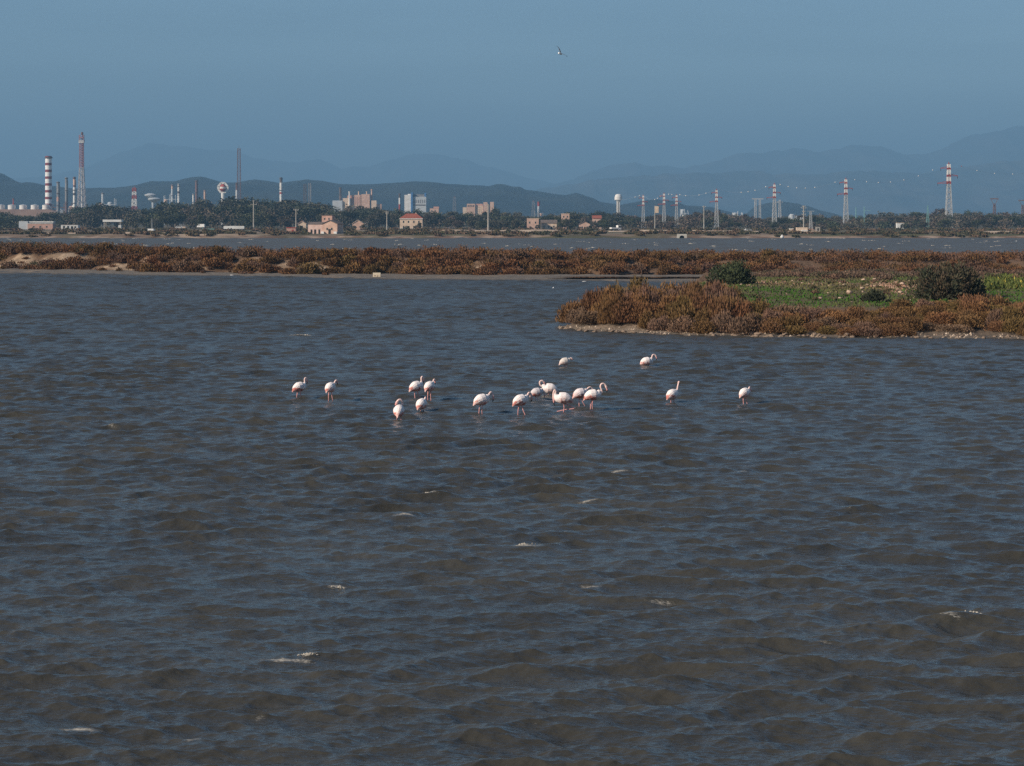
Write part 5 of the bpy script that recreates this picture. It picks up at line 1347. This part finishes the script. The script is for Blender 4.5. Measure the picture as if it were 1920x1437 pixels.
PYL = [(1206, 365, 1560, 'first pylon of the row, left of the tan sign pole'), (1245, 361, 1460, 'second pylon of the row, right of the tan sign pole'), (1268.5, 364, 1500, 'third pylon, standing close behind the second one'),
       (1343.5, 354, 1480, 'middle pylon with red and white head, alone between two concrete poles'), (1452, 343, 1480, 'fifth pylon, beside the low white substation'), (1586, 333, 1500, 'second tallest pylon, left of the sea green masts'),
       (1779, 303, 1640, 'tallest pylon, red and white head, near the right edge')]
tops = []
for px, yt, Y, lab in PYL:
    o = px_thing('pylon', lab, 'pylon', px, Y, None, 'striped pylons of the power line'); h = hh(yt, Y, o.location.z); tops.append((o.location.x, Y, o.location.z + h, h))
    s_ = h / 45
    b = .105 * h; w1 = .048 * h
    mb = MB(); lattice(mb, b, w1, 0, h * .66, 8, .34 * s_ + .07, STEEL); mb.build('tower_body', o)
    for z0, z1, m_ in ((.66, .70, RED), (.70, .765, WHITE), (.765, .80, RED), (.80, .875, WHITE), (.875, .905, RED), (.905, .955, WHITE)):
        mb = MB(); wa = w1 * (1 - (z0 - .66) * .9); wb = w1 * (1 - (z1 - .66) * .9)
        lattice(mb, wa, wb, h * z0, h * z1, 1 if m_ is RED else 2, .42 * s_ + .12, m_); mb.build('head_section', o)
    MB().bar((0, 0, h * .955), (0, 0, h), .5 * s_, RED, .15).bar((-w1 * .35, 0, h * .955), (0, 0, h * .985), .22, RED).bar((w1 * .35, 0, h * .955), (0, 0, h * .985), .22, RED).build('peak', o)
    for f_, sd_, ln in ((.90, -1, .125), (.785, 1, .135), (.675, -1, .17)):
        mb = MB(); t_ = .3 * s_ + .06
        for yy in (-.3, .3): mb.bar((0, yy * w1, h * f_), (sd_ * ln * h, 0, h * f_ - .2), t_, RED); mb.bar((0, yy * w1, h * (f_ + .03)), (sd_ * ln * h, 0, h * f_), t_ * .7, RED)
        a = mb.build('crossarm', o)
        MB().lathe([(.1, h * f_ - 2.0 * s_), (.2, h * f_ - 1.6 * s_), (.2, h * f_ - .6 * s_), (.08, h * f_ - .2)], GLASS, 6, sd_ * ln * h * .97).build('insulator', a)
# overhead line with white warning balls
BALLS = [[(1191, 370), (1199, 367)], [(1228, 375), (1233, 372), (1238, 367)], [(1254, 364), (1260, 366)], [(1275, 371), (1286, 372), (1311, 366), (1324, 360)],
         [(1390, 361), (1403, 360), (1416, 357), (1436, 349)], [(1463, 345), (1478, 350), (1494, 353), (1510, 353), (1528, 351), (1566, 338)],
         [(1603, 334), (1625, 339), (1647, 342), (1670, 342), (1695, 337), (1722, 329), (1749, 316)], [(1803, 309), (1832, 319), (1865, 325), (1899, 327)]]
LL = ['left of the first pylon', 'between first and second pylon', 'between second and third pylon', 'between third and middle pylon', 'between middle and fifth pylon', 'between fifth and second tallest pylon', 'between the two tallest pylons', 'running off the right edge']
ends = [(wx(1150, 1650), 1650, H + (HZ - 376) * 1650 / F)] + [t[:3] for t in tops] + [(wx(2010, 1760), 1760, H + (HZ - 300) * 1760 / F)]
def yof(e): return HZ - (e[2] - H) * F / e[1]
for i in range(8):
    a, b = ends[i], ends[i + 1]; pa, pb = CX + a[0] * F / a[1], CX + b[0] * F / b[1]
    pts = sorted([(pa, yof(a))] + BALLS[i] + [(pb, yof(b))])
    xs = [p[0] for p in pts]; ys = [p[1] for p in pts]
    q = np.polyfit(xs, ys, 2) if len(xs) > 3 else np.polyfit(xs, ys, 1)
    def sag(px):
        t = (px - pa) / (pb - pa); Y = 1 / ((1 - t) / a[1] + t / b[1]); y0 = np.interp(px, [pa, pb], [yof(a), yof(b)])
        e = np.polyval(q, px) - np.interp(px, [pa, pb], [np.polyval(q, pa), np.polyval(q, pb)])
        return at(px, y0 + e, Y)
    o = thing('overhead_line', 'thin overhead line with white warning balls ' + LL[i], 'power line', (0, 0, 0), 'overhead lines between the pylons')
    c_ = [sag(pa + (pb - pa) * t) for t in np.linspace(0.004, .996, 24)]
    o.location = c_[0]
    MB().tube([p - c_[0] for p in c_], [.03] * 24, STEEL, 5).build('cable', o)
    for bx, by in BALLS[i]:
        p = sag(bx) - c_[0]
        MB().lathe([(.02, -.41), (.24, -.33), (.37, -.17), (.41, 0), (.37, .17), (.24, .33), (.02, .41)], WHITE if bx != 1803 else RED, 12).build('warning_ball', o, loc=p, smooth=True)

# ------------------------------------------------------------------ vehicles and small things on the far shore
def wheels(o, xs, y, r=.42):
    for x in xs:
        for s in (-1, 1):
            w_ = MB(); n = 14
            vs = [(x + r * math.cos(2 * math.pi * i / n), yy, r + r * math.sin(2 * math.pi * i / n)) for yy in (s * y - .13, s * y + .13) for i in range(n)]
            w_.add(vs, [list(range(n)), list(reversed(range(n, 2 * n)))] + [[i, i + n, (i + 1) % n + n, (i + 1) % n] for i in range(n)], TYRE); wh = w_.build('wheel', o)
            vs = [(x + r * .55 * math.cos(2 * math.pi * i / n), s * (y + .135) if False else s * y + s * .14, r + r * .55 * math.sin(2 * math.pi * i / n)) for i in range(n)]
            MB().add(vs, [list(range(n))], STEEL).build('rim', wh)
def car(label, px, ybase, Y, m_, rz=0, s=1.0, kind='car'):
    o = px_thing('parked_' + kind, label, kind, px, Y, None); o.location.z = max(o.location.z, H - (ybase - HZ) / F * Y) ; o.rotation_euler.z = rz; o.scale = (s, s, s)
    if kind == 'car':
        body = [(-2.1, .35), (-2.15, .8), (-1.5, .95), (-.9, 1.42), (.8, 1.45), (1.6, .95), (2.1, .85), (2.15, .4)]
        gl = [(-1.35, .97), (-.85, 1.36), (.75, 1.38), (1.4, .97)]
    else:
        body = [(-2.5, .4), (-2.55, 2.2), (-2.3, 2.45), (1.2, 2.45), (1.9, 1.5), (2.5, 1.25), (2.55, .4)]
        gl = [(.5, 1.5), (.5, 2.2), (1.15, 2.2), (1.7, 1.5)]
    MB().prism(body, 'y', -.85, .85, m_).build('body', o)
    MB().prism(gl, 'y', -.87, -.855, GLASS).prism(gl, 'y', .855, .87, GLASS).build('side_window', o)
    wheels(o, (-1.35, 1.35), .8, .34)
    for s_ in (-.6, .6): MB().box(2.12 if kind == 'car' else 2.53, 2.18 if kind == 'car' else 2.58, s_ - .15, s_ + .15, .6, .8, WHITE).build('headlight', o)
    return o
car('white car parked on the track right of the middle pylon', 1402, 434.6, 1060, WHITE, .15, 1.0)
o = px_thing('box_truck', 'white truck standing on the sandy track left of the first pylon', 'truck', 1153.5, 1060); o.location.z += .3; o.rotation_euler.z = R(205)
MB().box(-1.0, 2.6, -1.1, 1.1, 1.0, 1.2, DARKSTEEL).box(-1.0, 2.6, -1.1, 1.1, 1.2, 1.9, WHITE).build('cargo_bed', o)
MB().prism([(-2.9, .6), (-2.9, 1.7), (-2.5, 3.0), (-1.1, 3.0), (-1.1, .6)][::-1], 'y', -1.05, 1.05, WHITE).build('cab', o)
MB().prism([(-2.78, 1.8), (-2.46, 2.7), (-1.4, 2.7), (-1.4, 1.8)], 'y', -1.07, -1.055, GLASS).prism([(-2.78, 1.8), (-2.46, 2.7), (-1.4, 2.7), (-1.4, 1.8)], 'y', 1.055, 1.07, GLASS).build('cab_window', o)
wheels(o, (-2.0, 1.6), 1.0, .5)
Yv = 1180
car('white car beside the thin pole in front of the left woods', 336, 428.6, Yv, WHITE, .1)
car('pale second car parked right of the white one by the left woods', 342.5, 428.8, Yv + 8, CREAM, -.3, .9)
car('white van standing at the front of the green trailer', 377, 427.5, Yv, WHITE, 2.9, .85, 'van')
o = px_thing('flat_trailer', 'low green flatbed trailer behind the white van', 'trailer', 391.5, Yv); MB().box(-3.4, 3.2, -1.1, 1.1, .8, 1.2, GREENP).build('deck', o); MB().box(-3.4, -3.2, -1.1, 1.1, 1.2, 1.9, GREENP).build('headboard', o); wheels(o, (-.4, 1.6), .9, .4)
o = px_thing('long_trailer', 'long white box trailer parked in front of the left woods', 'trailer', 439, Yv); o.location.z += .2
MB().box(-5.7, 5.7, -1.25, 1.25, 1.0, 2.6, WHITE).build('trailer_box', o); MB().box(-5.2, 5.2, -1.0, 1.0, .75, .99, DARKSTEEL).build('chassis', o); wheels(o, (3.2, 4.5), 1.0, .45); MB().bar((-4.2, 0, 0), (-4.2, 0, .75), .25, DARKSTEEL).build('landing_leg', o)
o = px_thing('small_boat', 'upturned white boat on the bank beside the thin pole', 'boat', 283, 1080); o.location.z += .3
MB().lathe([(.01, 0), (.01, .01)], WHITE, 4).add([(-2.2, -.7, 0), (1.4, -.8, 0), (2.3, 0, .1), (1.4, .8, 0), (-2.2, .7, 0), (-2.0, -.35, .9), (1.3, -.4, .95), (1.9, 0, .7), (1.3, .4, .95), (-2.0, .35, .9)], [(0, 1, 6, 5), (1, 2, 7, 6), (2, 3, 8, 7), (3, 4, 9, 8), (4, 0, 5, 9), (5, 6, 7, 8, 9), (4, 3, 2, 1, 0)], WHITE).build('hull', o)
MB().box(-2.1, 1.6, -.05, .05, .93, 1.06, DARK).build('keel', o)
# substation on the shore
o = px_thing('substation', 'low pale substation wall with a white box below the stacked pole', 'substation', 1505, 1030)
MB().box(-2.9, 2.4, 0, 3, -.6, 2.4, CREAM).build('wall', o); MB().box(-.7, 2.3, -1.6, -.1, -.6, 1.1, WHITE).build('white_box', o); MB().box(6.5, 8.4, 0, 2, -.6, 2.6, CONC).box(7.1, 7.8, -.02, .02, -.3, 2.0, DARK).build('gate_post', o)
MB().box(2.45, 6.45, .9, 1.1, -.6, .8, CREAM).build('yard_wall', o)
o = px_thing('white_hut', 'tiny white and red kiosk left of the substation wall', 'hut', 1483.5, 1030); MB().box(-.9, .9, -.9, .9, -.6, 1.6, CREAM).build('wall', o); MB().box(-1, 1, -1, 1, 1.6, 1.9, WHITE).build('roof', o); MB().box(.2, .7, -.96, -.9, 0, 1.3, RED).build('door', o)
# culvert mouth
Y = 872; o = thing('culvert', 'white concrete culvert mouth with a dark opening at the far water line', 'culvert', (wx(1278.5, Y), Y, 0))
MB().prism([(-2.1, -.5), (-1.9, 1.75), (1.9, 1.75), (2.1, -.5), (1.0, -.5), (1.0, .5), (.7, 1.0), (0, 1.2), (-.7, 1.0), (-1.0, .5), (-1.0, -.5)], 'y', -.6, .6, mat('white concrete', (.62, .58, .5), (.5, .46, .4), .8)).build('head_wall', o)
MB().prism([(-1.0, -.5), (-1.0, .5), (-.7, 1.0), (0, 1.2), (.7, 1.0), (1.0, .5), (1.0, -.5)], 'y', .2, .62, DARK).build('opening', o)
o = thing('buoy', 'round white float stranded at the far water line under the fifth pylon', 'buoy', (wx(1466.5, 868), 868, .5)); MB().lathe([(.05, -.7), (.55, -.5), (.8, 0), (.6, .5), (.25, .7), (.2, .95)], WHITE, 14).build('float_body', o, smooth=True); MB().lathe([(.07, .9), (.2, 1.0), (.2, 1.08), (.06, 1.1)], STEEL, 8).build('eye', o)

print('trees', n_tree, 'objects', len(S.objects))
